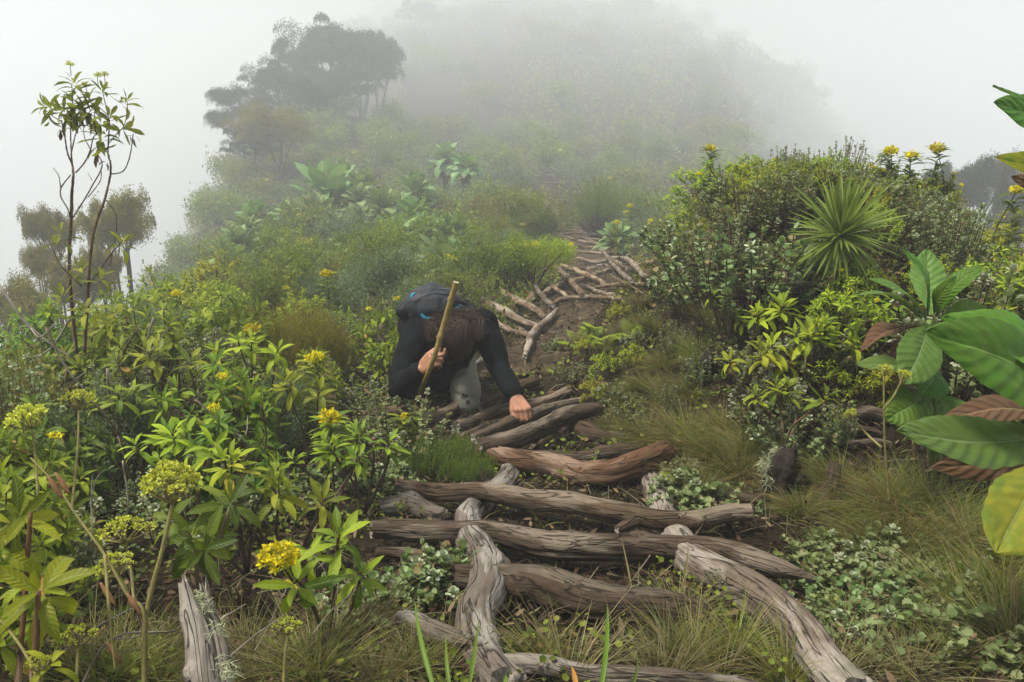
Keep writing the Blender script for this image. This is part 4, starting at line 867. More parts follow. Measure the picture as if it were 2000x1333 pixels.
def heath_tree(seed, h=8., r=3.2, lean=(0, 0), mat='heath_tree', ntr=4, leaf=.10, dens=1.0, lo=.6, root=-.6, puff=1.0):
    """many stemmed tree heath with umbrella pads of fine foliage"""
    g = np.random.default_rng(seed); F = MB(); S = MB(); pads = []
    for k in range(ntr):
        a = 6.28*k/ntr+g.normal()*.4; t1 = np.array([math.cos(a)*r*g.uniform(.15, .5)+lean[0]*.5, math.sin(a)*r*.35+lean[1]*.5, h*g.uniform(.4, .55)*lo/.6])
        tube(S, [[math.cos(a)*.12, math.sin(a)*.12, root], t1*.5+g.normal(size=3)*[.25, .25, 0], t1], [h*.017, h*.011, h*.009], 8, 14, rnd=.08)
        for q in range(4):
            b = a+g.normal()*.7; t2 = np.array([math.cos(b)*r*g.uniform(.4, .95)+lean[0], math.sin(b)*r*g.uniform(.4, .95)+lean[1], h*g.uniform(lo, .95)])
            tube(S, [t1, (t1+t2)/2+g.normal(size=3)*.2, t2], [h*.008, h*.004], 6, 10); pads.append(t2)
            for _ in range(3):
                t3 = t2+g.normal(size=3)*[r*.28, r*.28, h*.05]; tube(S, [(t1+t2)/2, t3*.5+t2*.5-[0, 0, .2], t3], [h*.003, h*.0015], 4, 6); pads.append(t3)
    for p in pads:
        m_ = int(420*dens); rr_ = r*g.uniform(.18, .34); a = g.uniform(0, 6.28, m_); q = g.random(m_)**.5
        O = p+np.stack([np.cos(a)*q*rr_, np.sin(a)*q*rr_, ((1-q*q)*rr_*.8+g.normal(size=m_)*rr_*.28-rr_*.2)*puff], 1); D = nrm(g.normal(size=(m_, 3))*.7+[0, 0, 1]+np.stack([np.cos(a)*q, np.sin(a)*q, 0*q], 1)*.6)
        scatter(F, (QUAD[0]*[.8, 1, 1], QUAD[1], QUAD[2]), O, frame_from(D, g=g, roll=2), leaf*g.uniform(.6, 1.4, m_), 0, np.clip(g.random()*.5+g.random(m_)*.5, 0, 1), g)
    return [('crown', F.mesh('crown', M[mat])), ('trunk', S.mesh('trunk', M['trunk']))]
def fern(seed, fronds=7, L_=.4, mat='fern'):
    g = np.random.default_rng(seed); F = MB(); S = MB()
    for k in range(fronds):
        a = g.uniform(0, 6.283); el = g.uniform(.5, 1.1); d = np.array([math.cos(a)*math.cos(el), math.sin(a)*math.cos(el), math.sin(el)]); l = L_*g.uniform(.7, 1.1)
        p = [np.zeros(3), d*l*.5, d*l*.85+np.array([math.cos(a)*.1, math.sin(a)*.1, -.07])*l*2]; C = spline(p, 30); tube(S, C[::3], .0015, 4, 10)
        Tn, X, Y = frames(C); f = np.linspace(.1, .98, 26)
        for s in (-1, 1):
            O = np.stack([np.interp(f*29, np.arange(30), C[:, c_]) for c_ in range(3)], 1); Tt = np.stack([np.interp(f*29, np.arange(30), Tn[:, c_]) for c_ in range(3)], 1)
            sd = nrm(np.cross(Tt, [0, 0, 1.]))*s; D = nrm(sd+Tt*.35-[0, 0, .15]); Z_ = nrm(np.cross(np.cross(D, [0, 0, 1.]), D)); X_ = np.cross(D, Z_)
            scatter(F, leaf_t(1, .17, 1, 5, .1, .3, serr=.2), O, (X_, D, Z_), l*.24*np.sin(np.pi*(.12+.86*f))**.8, 0, g=g)
    return [('frond', F.mesh('frond', M[mat])), ('stem', S.mesh('stem', M['green_stem']))]
VARY = {}
def topput(parts, name, u, vt, d, th, tw, wpx, label, cat, rz=0.0, group=None):
    """stand a plant on the ground below a point of the photo so that it grows up to that point"""
    p = P(u, vt, d); z0 = gz(p[0], p[1]); sz = max(.25, (p[2]-z0)/th); sx = wpx*d/FPX/tw
    return put(parts, name, (p[0], p[1], z0-.02), rz, (sx, sx, sz), label, cat, group)
def put(parts, name, loc, rz, s, label=None, cat=None, group=None, tilt=(0, 0)):
    if len(parts) == 1:
        o = link(name, parts[0][1]); o.location = tuple(loc)
    else:
        o = empty(name, loc)
        for nm_, me in parts: link(nm_, me, o)
    o.rotation_euler = (tilt[0], tilt[1], rz); o.scale = (s, s, s) if np.isscalar(s) else s
    return tag(o, label, cat, group)
rs = np.random.default_rng(21)
def onground(x, y, sink=0.0): return (x, y, gz(x, y)-sink)
def pxground(u, v): p = L(u, v, 0); return (p[0], p[1], gz(p[0], p[1]))
NUM = ['first', 'second', 'third', 'fourth', 'fifth', 'sixth', 'seventh', 'eighth', 'ninth', 'tenth']
# landmarks by which a plant can be found
LM = [((395,1240),'the split grey post'), ((1525,925),'the lichen bearded stump'), ((862,690),'the crawling hiker'), ((865,850),'the green heath by the hiker'), ((1640,450),'the spiky rosette'),
      ((1850,620),'the broad leaved plant'), ((550,600),'the olive heath mound'), ((180,330),'the tall bare stemmed shrub'), ((330,930),'the large greenish umbel'), ((540,1090),'the round yellow flower head'), ((1388,715),'the small dark snag'), ((1560,1090),'the tapered tip of the longest log'), ((1290,890),'the reddish bent log'), ((780,946),'the sawn end of the upper log')]
AUTO = []
def auto(o, desc, cat, p, hgt, grp):
    u, v, d = proj(np.array(p)+[0, 0, hgt]); best = None
    for (lu, lv), nm in LM:
        q = math.hypot(u-lu, (v-lv)*1.2)
        if best is None or q < best[0]: best = (q, lu, lv, nm)
    q, lu, lv, nm = best; du, dv = u-lu, v-lv
    rel = ('left of' if du < 0 else 'right of') if abs(du) > abs(dv) else ('above' if dv < 0 else 'below')
    AUTO.append((o, desc, cat, grp, rel, nm, q))
def finish_auto():
    keys = {}
    for a in AUTO: keys.setdefault((a[1], a[4], a[5]), []).append(a)
    for (desc, rel, nm), l in keys.items():
        l.sort(key=lambda a: a[6])
        for k, a in enumerate(l):
            if k < 10: lb = f"{desc}, {NUM[k] + ' ' if len(l) > 1 else ''}{rel} {nm}"; 
            else: lb = f"{desc}, farther out {rel} {nm}"
            tag(a[0], lb, a[2], a[3])
# ---- left mass of leafy shrubs
LS = [leafy_shrub(100+k, .72, .33, 30, 12, .115, 'leaf' if k % 3 else 'leaf_dark', flowers=(0, 1, 0, 1, 0, 2)[k]) for k in range(6)]
TS = [silver_shrub(260+k, .75, .30, 90, .3, .021, 'silver') for k in range(3)]
LF = [leafy_shrub(120+k, .70, .36, 46, 11, .085, 'leaf' if k else 'leaf_lime', flowers=(2, 0, 1)[k], tm=LTS) for k in range(3)]
SS = [silver_shrub(140+k, .34, .27, 44, (.15, .5, .85)[k % 3]) for k in range(4)]
SB = [small_bush(160+k, .8, .5, 8000, .028, m_, fl) for k, (m_, fl) in enumerate([('small', 2), ('small_brown', 0), ('small_grey', 1), ('small', 0), ('leaf_lime', 3), ('small_brown', 2)])]
FD = [small_bush(180+k, 1., .75, 2600, .085, m_, fl, 8, .02) for k, (m_, fl) in enumerate([('small', 0), ('small_brown', 0), ('small_grey', 0), ('small', 3), ('leaf_dark', 0), ('small_brown', 3)])]
HE = [heath(200+k, .42, .26, (1300, 700, 1300)[k], ('heath', 'heath_g', 'heath')[k]) for k in range(3)]
TU = [tussock(220+k, mat=m_, L_=.34, n=950, bend=(.3, 1.1)) for k, m_ in enumerate(['tussock', 'tussock', 'grass_dry', 'grass'])]
def poisson(n, fn, rmin, tries=60):
    pts = []
    for _ in range(n*tries):
        p = fn()
        if p is None: continue
        if all((p[0]-q[0])**2+(p[1]-q[1])**2 > rmin(p)**2 for q in pts): pts.append(p)
        if len(pts) >= n: break
    return pts
def leftpt():
    y = rs.uniform(1.15, 8.5)**1.0; x = trail_x(y)-np.interp(y, [0, 2, 3, 3.6, 4.5, 8], [.85, .80, .86, .95, .7, 1.0])-rs.random()*np.interp(y, [1, 4, 8], [1.2, 3.2, 4.5])
    u, v, d = proj([x, y, gz(x, y)]); 
    if u < -260 or (v > 1150 and u > 60): return None
    if (250 < u < 760 and v > 1010) or (u > 600 and v > 800) or (u > 540 and v > 930): return None
    return (x, y)
LPTS = poisson(92, leftpt, lambda p: .19+.035*p[1])
for k, (x, y) in enumerate(LPTS):
    d_ = y; near = y < 4.6; t_ = LS[rs.integers(len(LS))] if near else LF[rs.integers(len(LF))]
    s_ = rs.uniform(.7, 1.0)*np.interp(y, [1.1, 2, 3, 5, 8], [.62, .72, .9, 1.0, .9]); 
    u, v, d = proj([x, y, gz(x, y)])
    if 600 < u < 760 and d < 3.2: s_ *= .72
    vt = np.interp(u, [-100, 0, 100, 200, 300, 400, 460, 480, 640, 655, 760], [545, 560, 570, 515, 480, 505, 530, 640, 645, 575, 560]); s_ = min(s_, float((P(u, vt+rs.uniform(0, 25), d)[2]-gz(x, y))/.74))
    if s_ < .22: continue
    if k % 9 in (3, 7):
        z_ = (SB[1] if k % 9 == 3 else SB[2]); o = put(z_, 'bush', onground(x, y, .03), rs.uniform(0, 6.28), (s_*.62, s_*.62, s_*.8)); auto(o, ('brownish twiggy bush' if k % 9 == 3 else 'grey green fine leaved bush'), 'bush', (x, y, gz(x, y)), .4, 'fine leaved bushes among the left shrubs'); continue
    if k % 9 == 5: o = put(TS[k % 3], 'frilly_shrub', onground(x, y, .03), rs.uniform(0, 6.28), s_*.95); auto(o, 'frilly grey green shrub', 'shrub', (x, y, gz(x, y)), .5, 'frilly shrubs among the left shrubs'); continue
    o = put(t_, 'leafy_shrub', onground(x, y, .03), rs.uniform(0, 6.28), s_, tilt=(rs.normal()*.1, rs.normal()*.1))
    auto(o, 'green lance leaved shrub', 'shrub', (x, y, gz(x, y)), .5*s_, 'lance leaved shrubs left of the log stair')
def silverleft():
    y = rs.uniform(1.5, 5); x = trail_x(y)-.62-rs.random()*2.0
    u, v, d = proj([x, y, gz(x, y)]); return (x, y) if u > -50 and v > 640 else None
for k, (x, y) in enumerate(poisson(18, silverleft, lambda p: .22)):
    s_ = rs.uniform(.5, .95); o = put(SS[rs.integers(4)], 'silvery_shrub', onground(x, y, .02), rs.uniform(0, 6.28), s_)
    auto(o, 'low grey green frilly plant', 'plant', (x, y, gz(x, y)), .2, 'frilly grey green plants under the left shrubs')
# ---- heath mounds
for k, (u, v, dd, wp, kd, lb) in enumerate([(565,556,4.4,170,0,'olive brown heath mound among the shrubs left of the hiker'), (498,560,4.5,110,2,'smaller olive heath mound joined to the left of the bigger one'), (622,590,4.4,110,0,'brownish heath beside the olive mound, on its right'), (862,818,3.05,125,1,'bright green feathery heath clump in front of the hiker'), (780,850,3.0,80,1,'small green heath tuft left of the feathery clump'), (918,868,2.95,70,1,'low green heath tuft right of the feathery clump'),
                        (665,480,9.5,110,0,'dark olive heath mound below the big leaf rosettes'), (335,775,2.9,90,0,'dark olive heath hidden among the stems of the left shrubs')]):
    topput(HE[kd], 'heath_clump', u, v, dd, .50, .50, wp, lb, 'heath', k*1.3)
for u, v, s_, lb in [(1165,462,3.3,'big rounded dark heath bush in mist beside the far trail'), (1215,455,2.6,'second rounded heath bush in mist, right of the big one')]:
    put(HE[1], 'heath_clump', pxground(u, v), rs.uniform(0, 6.28), s_, lb, 'heath')
# ---- right bank
def rightpt():
    y = rs.uniform(2.6, 6.8); x = rs.uniform(.9, 4.6)
    u, v, d = proj([x, y, gz(x, y)])
    lim = np.interp(v, [440, 520, 640, 760, 900, 1000], [1290, 1310, 1320, 1310, 1480, 1700])
    return (x, y) if u > lim+10 and u < 2150 and v < 930 else None
RP = poisson(165, rightpt, lambda p: .155)
for k, (x, y) in enumerate(RP):
    q = rs.random(); s_ = rs.uniform(.75, 1.15); g3 = (x, y, gz(x, y)); u, v, d = proj(g3)
    vt = np.interp(u, [1290, 1340, 1390, 1450, 1550, 1650, 1700, 1750, 1840, 1870, 1950, 2100], [480, 410, 320, 305, 285, 275, 300, 320, 345, 430, 450, 440]); hm_ = float(P(u, vt+rs.uniform(0, 20), d)[2]-g3[2])
    s_ = min(s_, hm_/.56)
    if s_ < .15: continue
    if abs(u-1640) < 170 and d < 3.7: s_ = min(s_, float(max(.2, (P(u, 640, d)[2]-g3[2])/.72)))
    if q < .64: o = put(SS[rs.integers(4)], 'silvery_shrub', onground(x, y, .02), rs.uniform(0, 6.28), s_*rs.uniform(1.0, 1.5)) if k % 3 else put(TS[rs.integers(3)], 'silvery_shrub', onground(x, y, .02), rs.uniform(0, 6.28), s_*.72); auto(o, 'pale tipped frilly shrub', 'shrub', g3, .3, 'frilly grey green shrubs on the right bank')
    elif q < .82: o = put(LF[rs.integers(3)], 'leafy_shrub', onground(x, y, .03), rs.uniform(0, 6.28), s_*.75); auto(o, 'small leaved green shrub', 'shrub', g3, .4, 'small leaved shrubs on the right bank')
    elif q < .90: o = put(SB[rs.choice([0, 2, 3])], 'bush', onground(x, y, .03), rs.uniform(0, 6.28), s_*.6); auto(o, 'fine leaved dull bush', 'bush', g3, .4, 'fine leaved bushes on the right bank')
    else: o = put(LS[rs.integers(6)], 'leafy_shrub', onground(x, y, .03), rs.uniform(0, 6.28), s_*.62); auto(o, 'lance leaved shrub', 'shrub', g3, .4, 'lance leaved shrubs on the right bank')
FLB = silver_shrub(155, .16, .2, 40, .3, .019)
for k, (x, y) in enumerate(poisson(60, lambda: (lambda p: p if proj([p[0], p[1], gz(*p)])[0] > 1300 and proj([p[0], p[1], gz(*p)])[1] < 960 else None)((rs.uniform(.8, 3.4), rs.uniform(2.5, 5.5))), lambda p: .2)):
    o = put(FLB if k % 3 else LF[0], 'low_shrub', onground(x, y, .02), rs.uniform(0, 6.28), rs.uniform(.8, 1.3) if k % 3 else .3); auto(o, 'low frilly cushion shrub' if k % 3 else 'knee high leafy shrub', 'shrub', (x, y, gz(x, y)), .15, 'low shrubs covering the bank soil')
# crest shrubs against the sky
for k, (u, v, dd, wp, kd, lb) in enumerate([(1392,302,4.8,150,'f','leafy shrub at the left end of the bank crest'), (1440,303,5.0,120,'t','frilly shrub on the bank crest, second from its left end'), (1490,286,4.9,120,'f','dense leafy shrub on the bank crest left of the rosette tips'), (1545,272,4.8,130,'t','frilly shrub with dark upright tips on the bank crest'), (1600,282,4.8,120,'t','frilly shrub behind the left of the spiky rosette'),
   (1652,256,4.7,110,'t','tallest frilly shoots on the crest above the rosette'), (1700,292,4.7,120,'f','leafy shrub behind the right of the spiky rosette'), (1745,305,4.6,110,'t','frilly shrub right of the spiky rosette, under a yellow blossom'), (1795,318,4.5,100,'f','leafy shrub under the flat yellow blossom of the skyline'), (1840,312,4.4,80,'l','slim lance leaved shrub at the right end of the crest'), (1350,392,5.1,80,'f','small shrub at the foot of the bank crest, farthest left'),
   (1880,430,4.4,110,'t','frilly shrub below the distant dark trees'), (1930,440,4.3,110,'f','leafy shrub between the dark trees and the broad leaves'), (1985,395,4.0,100,'f','leafy shrub with a yellow blossom at the right edge'), (1415,380,4.7,130,'t','wide frilly shrub filling the left face of the crest'), (1480,370,4.5,120,'f','leafy shrub on the crest face left of the rosette'), (1550,380,4.4,110,'t','frilly shrub on the crest face touching the rosette'), (1740,400,4.2,120,'t','frilly shrub on the crest face right of the rosette'), (1810,440,4.0,120,'t','frilly shrub above the upright broad leaves')]):
    t_ = {'f': LF[k % 3 if k % 3 != 1 else 0], 't': TS[k % 3], 'l': LS[5]}[kd]; topput(t_, 'leafy_shrub' if kd != 't' else 'frilly_shrub', u, v, dd, .76, .62, wp, lb, 'shrub', k*1.1)
for k, (u, v, dd, wp, lb) in enumerate([(1345,545,3.9,95,'pale frilly shrub at the left foot of the bank crest'), (1402,590,3.8,95,'pale frilly shrub on the upper bank face'), (1328,645,3.7,85,'pale frilly shrub nearest the trail, halfway up the bank'), (1422,650,3.5,95,'pale frilly shrub above the small dark snag'), (1372,745,3.4,95,'pale frilly shrub below the small dark snag'), (1462,745,3.2,100,'wide pale frilly shrub right of the small dark snag'), (1312,800,3.3,70,'pale frilly shrub over the raised end of the reddish log'), (1500,810,3.0,90,'pale frilly shrub above the lichen bearded stump'), (1565,715,3.1,85,'pale frilly shrub left of the tiny yellow umbels'), (1640,835,2.7,70,'frilly shrub by the dark rotting sticks'), (1470,560,3.7,95,'pale frilly shrub high on the bank, left of the rosette'), (1780,420,3.9,110,'pale frilly shrub right of the spiky rosette on the bank')]):
    topput(TS[k % 3], 'frilly_shrub', u, v, dd, .76, .62, wp, lb, 'shrub', k*.9)
# tussocks down the bank edge
for k, (u, v, s_, m_) in enumerate([(1215,655,.7,2),(1260,600,.8,2),(1300,560,.9,2),(1330,520,.8,2),(1280,650,.9,0),(1300,720,1.0,0),(1260,760,.9,0),(1310,800,1.1,0),(1270,860,1.0,0),(1340,870,1.1,1),(1400,900,1.15,0),(1450,930,1.1,0),(1380,960,.9,2),(1225,790,.7,0),(1480,890,1.0,3),(1420,850,1.0,1),
                               (1640,960,1.0,1),(1720,1000,1.2,3),(1790,1030,1.3,1),(1850,1060,1.3,3),(1910,1110,1.2,1),(1760,1090,1.1,1),(1700,1060,.9,0),(1960,1180,1.1,1),(1880,1200,1.0,3),(1980,1280,1.1,0),(1560,1000,.7,0),(1650,1230,.6,2),(1350,780,1.0,0),(1370,700,1.0,3),(1400,640,.9,0),(1200,690,.5,2),(1150,640,.4,2),(1080,730,.4,2),(1180,770,.5,0),(1195,840,.6,0)]):
    p = pxground(u, v); o = put(TU[m_], 'grass_tussock', p, rs.uniform(0, 6.28), s_*np.interp(v, [500, 700, 900, 1300], [.68, .52, .55, .6]), tilt=(0, -.25)); auto(o, ['soft olive grass tussock', 'soft olive grass tussock', 'dry brown grass tussock', 'fresh green grass tussock'][m_], 'grass tussock', p, .15, 'grass tussocks on the right bank')
FL = [silver_shrub(150+k, .085, .12, 30, (.0, .1, .2)[k], .017) for k in range(3)]
# low frilly plants lower right
for k, (u, v) in enumerate([(1590,1110),(1640,1100),(1680,1130),(1600,1190),(1650,1160),(1720,1150),(1760,1180),(1700,1210),(1640,1260),(1800,1150),(1770,1120),(1850,1180),(1900,1270),(1870,1080),(1960,1110),(1740,1260),(1330,945),(1345,985),(1390,1000),(880,1130),(860,1160),(770,1190),(700,1200),(560,1010),(600,960),(830,900),(760,960)]):
    p = pxground(u, v); s_ = rs.uniform(.8, 1.2); o = put(FL[k % 3], 'frilly_plant', p, rs.uniform(0, 6.28), s_); auto(o, 'small frilly rosette plant', 'plant', p, .08, 'small frilly plants round the log stair')
for k, (u, v) in enumerate([(1180,745),(1205,785),(1150,705),(1120,745),(1235,730),(1090,690),(1160,800),(1255,680),(1210,640),(1230,820)]):
    p = pxground(u, v); o = put(FLB if k % 2 else LF[0], 'low_shrub', p, k*1.1, .6 if k % 2 else .22); auto(o, 'low frilly cushion shrub' if k % 2 else 'ankle high leafy shrub', 'shrub', p, .08, 'low plants on the trail edge')
# ferns
FE = [fern(300, 6, .26), fern(301, 7, .24)]
for k, (u, v, s_, lb) in enumerate([(1180,690,.9,'bright yellow green fern right of the hiker at the trail edge'), (1235,665,.8,'yellow green fern just right of the brightest fern'), (1130,680,.7,'low fern frond nearest the bleached beam'), (1335,955,.55,'dark green fern tucked behind the right rail of the ladder'), (1165,660,.7,'yellow green fern behind the brightest one')]):
    put(FE[k % 2], 'fern', pxground(u, v), k*1.3, s_*(1.0 if v < 800 else .8), lb, 'fern')
# ------------------------------------------------------------------ hand traced plants
def W(p): return P(*p)
def traced(name, base, stems, tips, label, cat, mat='leaf', flowers=(), stem_m='stem', nl=12, wide=1.0, e1=-8, tm=LT, seed=1):
    """stems: list of ([(u,v,d)...], [px radii]); tips: (u,v,d,leaf px,(ax,ay,az))"""
    g = np.random.default_rng(seed); root = empty(name, base); F = MB(); S = MB()
    for pts, r in stems:
        kk = .68 if name == 'tall_shrub' else 1; C = [P(*p) for p in pts]; tube(S, C, [kk*q*p[2]/FPX for q, p in zip(np.interp(np.linspace(0, 1, len(pts)), np.linspace(0, 1, len(r)), r), pts)], 7, len(pts)*7, rnd=.12, seed=seed)
    for t_ in tips:
        u, v, d, lp = t_[:4]; ax = nrm(np.array(t_[4] if len(t_) > 4 else (0, 0, 1.))+g.normal(size=3)*.08); c = P(u, v, d)
        rosette(F, c, ax, t_[5] if len(t_) > 5 else nl, lp*d/FPX, g, tm, e1=e1, wide=wide)
    child_world('foliage', F, M[mat], root); child_world('branch', S, M[stem_m], root)
    for (u, v, d, rp, n) in flowers:
        b = MB(); flower_head(b, P(u, v, d), nrm(UP-FW*.6), rp*d/FPX, g, n, 0, rp*d/FPX*.30); child_world('flower_cluster', b, M['yellow'], root)
    return tag(root, label, cat)
d = 3.3; Q = lambda *l: [(u, v, d+.04*math.sin(u*.3+v*.11)) for u, v in l]
bs = L(150, 700, 0); bs = np.array([bs[0], bs[1], bs[2]])
STM = [(Q((150,690),(140,600),(135,500),(139,432),(140,388),(143,345),(141,322),(132,300),(127,270),(120,235)), [5.5,4.5,4,2.2,1.6]), (Q((141,322),(139,295),(138,262),(139,235)), [2.5,1.5]), (Q((139,300),(148,262),(160,240),(178,215)), [1.8,1.3]),
 (Q((148,338),(165,318),(176,295),(182,270),(190,262)), [2.2,1.4]), (Q((139,432),(132,408),(119,385),(120,366),(138,342)), [2,1.6]), (Q((119,372),(115,345),(104,328)), [1.6,.8]),
 (Q((165,690),(172,560),(180,470),(190,430),(206,385),(215,345),(216,320),(211,300),(213,255),(214,235)), [5,4,3,2.2,1.6]), (Q((216,341),(240,335),(252,312),(258,280),(260,262)), [1.9,1.3]),
 (Q((143,425),(165,390),(182,360),(196,335),(199,318),(190,300)), [2.2,1.4]), (Q((172,386),(195,355),(198,335)), [1.5,1.2]), (Q((180,353),(172,338)), [1.2,.6]), (Q((213,280),(228,262),(240,250),(247,232)), [1.5,1]), (Q((178,295),(165,268),(163,240)), [1.4,1]),
 (Q((188,262),(184,235),(186,212)), [1.8,1.2]), (Q((120,238),(104,228),(88,215)), [1.6,1]), (Q((138,235),(142,200),(140,165)), [1.6,1.2]), (Q((214,238),(205,200),(200,178)), [1.5,1]), (Q((247,232),(249,210),(248,198)), [1.3,1]), (Q((206,390),(228,430),(215,520)), [1.6,1.2]), (Q((160,560),(120,520),(95,470)), [2,1.2]), (Q((172,560),(215,500),(240,470)), [2,1.3])]
TIP = [(145,160,d,46,(0,0,1),12), (140,195,d,44,(-.2,0,1),12), (118,215,d,40,(-.6,0,.8),10), (88,208,d,42,(-1,0,.4),10), (160,210,d,42,(.2,0,1),11), (180,212,d,38,(.3,.2,1),10), (200,175,d,36,(.2,0,1),9), (214,225,d,42,(.3,0,1),12), (248,196,d,38,(.4,0,1),9), (192,262,d,44,(-.2,-.3,.8),12), (252,250,d,42,(1,0,.3),8), (140,235,d,36,(0,-.3,.8),10), (205,292,d,34,(.6,0,-.3),6), (97,238,d,34,(-.4,0,-.8),4), (118,455,d,44,(0,0,1),8), (240,470,d,42,(.2,0,1),9), (175,190,d,36,(0,0,1),9), (150,520,d,44,(-.3,0,1),10), (196,540,d,44,(.3,0,1),10), (118,575,d-.1,46,(-.3,0,1),11), (225,590,d-.1,46,(.2,0,1),11), (165,600,d-.1,46,(0,-.3,1),11)]
traced('tall_shrub', bs, STM, TIP, 'tall bare stemmed shrub at the left, leaf rosettes against the mist', 'shrub', 'leaf', [], seed=41)
tk = sc.objects['tall_shrub']; g = np.random.default_rng(8)
for u, v in ((137,126), (190,148), (204,146), (168,167)):
    b = MB(); flower_head(b, P(u, v, d), [0, 0, 1], .016, g, 40, 0, .007); tube(b, [P(u+2, v+22, d), P(u, v+2, d)], .0016, 4, 6, m=1); child_world('bud_cluster', b, [M['umbel'], M['olive_stem']], tk)
B = MB()
for u, v in ((165,218),(170,232),(212,240),(117,258),(258,265),(193,305),(156,232),(212,315)):
    scatter(B, LTS[2], np.repeat([P(u, v, d)], 5, 0)+g.normal(size=(5, 3))*.008, frame_from(g.normal(size=(5, 3))*.6-[0, 0, 1], g=g), g.uniform(.03, .05, 5), g=g)
child_world('withered_leaf', B, M['big_dead'], tk)
# near shrubs of the lower left, traced
traced('leafy_shrub', L(60,1330,0), [([(60,1400,1.22),(70,1250,1.24),(75,1155,1.25)], [7,5]), ([(30,1400,1.25),(50,1150,1.3),(60,1000,1.32)], [6,4]), ([(0,1350,1.3),(-10,1100,1.3),(10,1040,1.3)], [5,4])],
  [(75,1150,1.25,128,(.25,-.55,.8),11), (40,1010,1.32,112,(.6,-.3,.7),10), (-5,1070,1.28,105,(.3,-.4,.8),9), (100,1290,1.2,70,(.2,-.3,1),7)], 'large leaved bright green sprig at the lower left corner, serrated leaves', 'shrub', 'leaf', e1=-25, seed=51)
traced('leafy_shrub', L(640,1230,0), [([(640,1260,1.75),(655,1140,1.7),(660,1050,1.65)], [4,3]), ([(640,1260,1.75),(600,1160,1.62),(575,1130,1.58)], [4,3]), ([(650,1250,1.75),(690,1180,1.7),(705,1120,1.65)], [4,3]), ([(575,1140,1.58),(555,1110,1.56),(543,1092,1.55)], [2.5,2])],
  [(662,1045,1.65,85,(.1,-.3,1),12), (575,1140,1.58,82,(-.1,-.5,.8),11), (705,1120,1.65,62,(.2,-.4,1),11), (600,1075,1.66,70,(-.2,-.2,1),9)], 'shrub bearing one round bright yellow flower head at the lower centre left', 'shrub', 'leaf', [(545,1088,1.54,38,150)], e1=-25, seed=52)
traced('leafy_shrub', L(380,1230,0), [([(390,1250,1.9),(385,1120,1.82),(375,1060,1.8)], [5,3]), ([(390,1250,1.9),(420,1080,1.85),(450,990,1.85)], [5,3])],
  [(372,1040,1.8,92,(0,-.5,.8),12), (395,1075,1.76,85,(.1,-.6,.4),8), (450,975,1.85,82,(.1,-.4,.9),12), (330,1010,1.85,72,(-.4,-.3,.9),10)], 'broad sprig of drooping green leaves behind the stalk of the big umbel', 'shrub', 'leaf_dark', e1=-40, seed=53)
for k, (u, v, dd, lp, lb) in enumerate([(455,900,2.1,62,'upright lime green sprig above the drooping leaves'), (545,955,2.1,66,'sprig of grey green leaves right of the lime sprig'), (350,850,2.3,58,'bright sprig of leaves standing above the big umbel'), (480,670,3.1,48,'leafy sprig catching light below the olive mound'), (700,850,2.6,46,'leafy sprig left of the green heath clump'), (640,880,2.5,46,'leafy sprig under the yellow blossom'), (245,770,2.9,50,'broad leaved sprig in the middle of the left shrubs'), (300,690,3.1,52,'pale green sprig with upright leaves in the left shrubs'), (560,750,2.9,48,'leafy sprig left of the yellow blossoms'), (1590,655,2.9,58,'brightest lance leaved sprig below the spiky rosette'), (1488,690,2.9,48,'lime sprig between the small dark snag and the broad leaves'), (1665,615,3.0,44,'leafy sprig right under the spiky rosette'), (1535,600,3.1,46,'leafy sprig at the lower left of the spiky rosette'), (1735,590,3.1,40,'leafy sprig at the lower right of the spiky rosette'), (1535,760,2.7,44,'low leafy sprig between the small dark snag and the tiny umbels'), (1440,565,3.6,38,'leafy sprig on the left face of the bank'), (1610,640,2.95,44,'lime sprig above the brightest lance leaved one'), (1500,610,3.3,40,'leafy sprig higher on the face of the bank')]):
    g0 = np.array(pxground(u+10, min(1150, v+190))); tp = P(u, v, dd)
    g0[0], g0[1] = P(u+8, v, dd)[0], P(u, v, dd)[1]; g0[2] = gz(g0[0], g0[1])
    root = empty('leafy_sprig', g0); F = MB(); S = MB(); gg = np.random.default_rng(60+k); L_ = lp*dd/FPX
    for a in range(4):
        t2 = tp+RT*(a-1.5)*L_*.9*(1 if a in (0, 3) else .3)+UP*(-.35*L_*(a in (0, 3))+L_*.1)+FW*gg.normal()*.03; ax = nrm(UP+RT*(a-1.5)*.25-FW*.35)
        rosette(F, t2, ax, 11, L_*(1 if a else .8), gg, e1=-20); tube(S, [g0, g0*.5+t2*.5+gg.normal(size=3)*.03, t2-ax*L_*.4, t2], [.006, .003, .0025], 6, 14, rnd=.1)
    child_world('foliage', F, M['leaf_lime' if k in (0, 2, 3, 9, 10, 12, 16) else 'leaf'], root); child_world('branch', S, M['stem'], root)
    tag(root, lb, 'shrub')
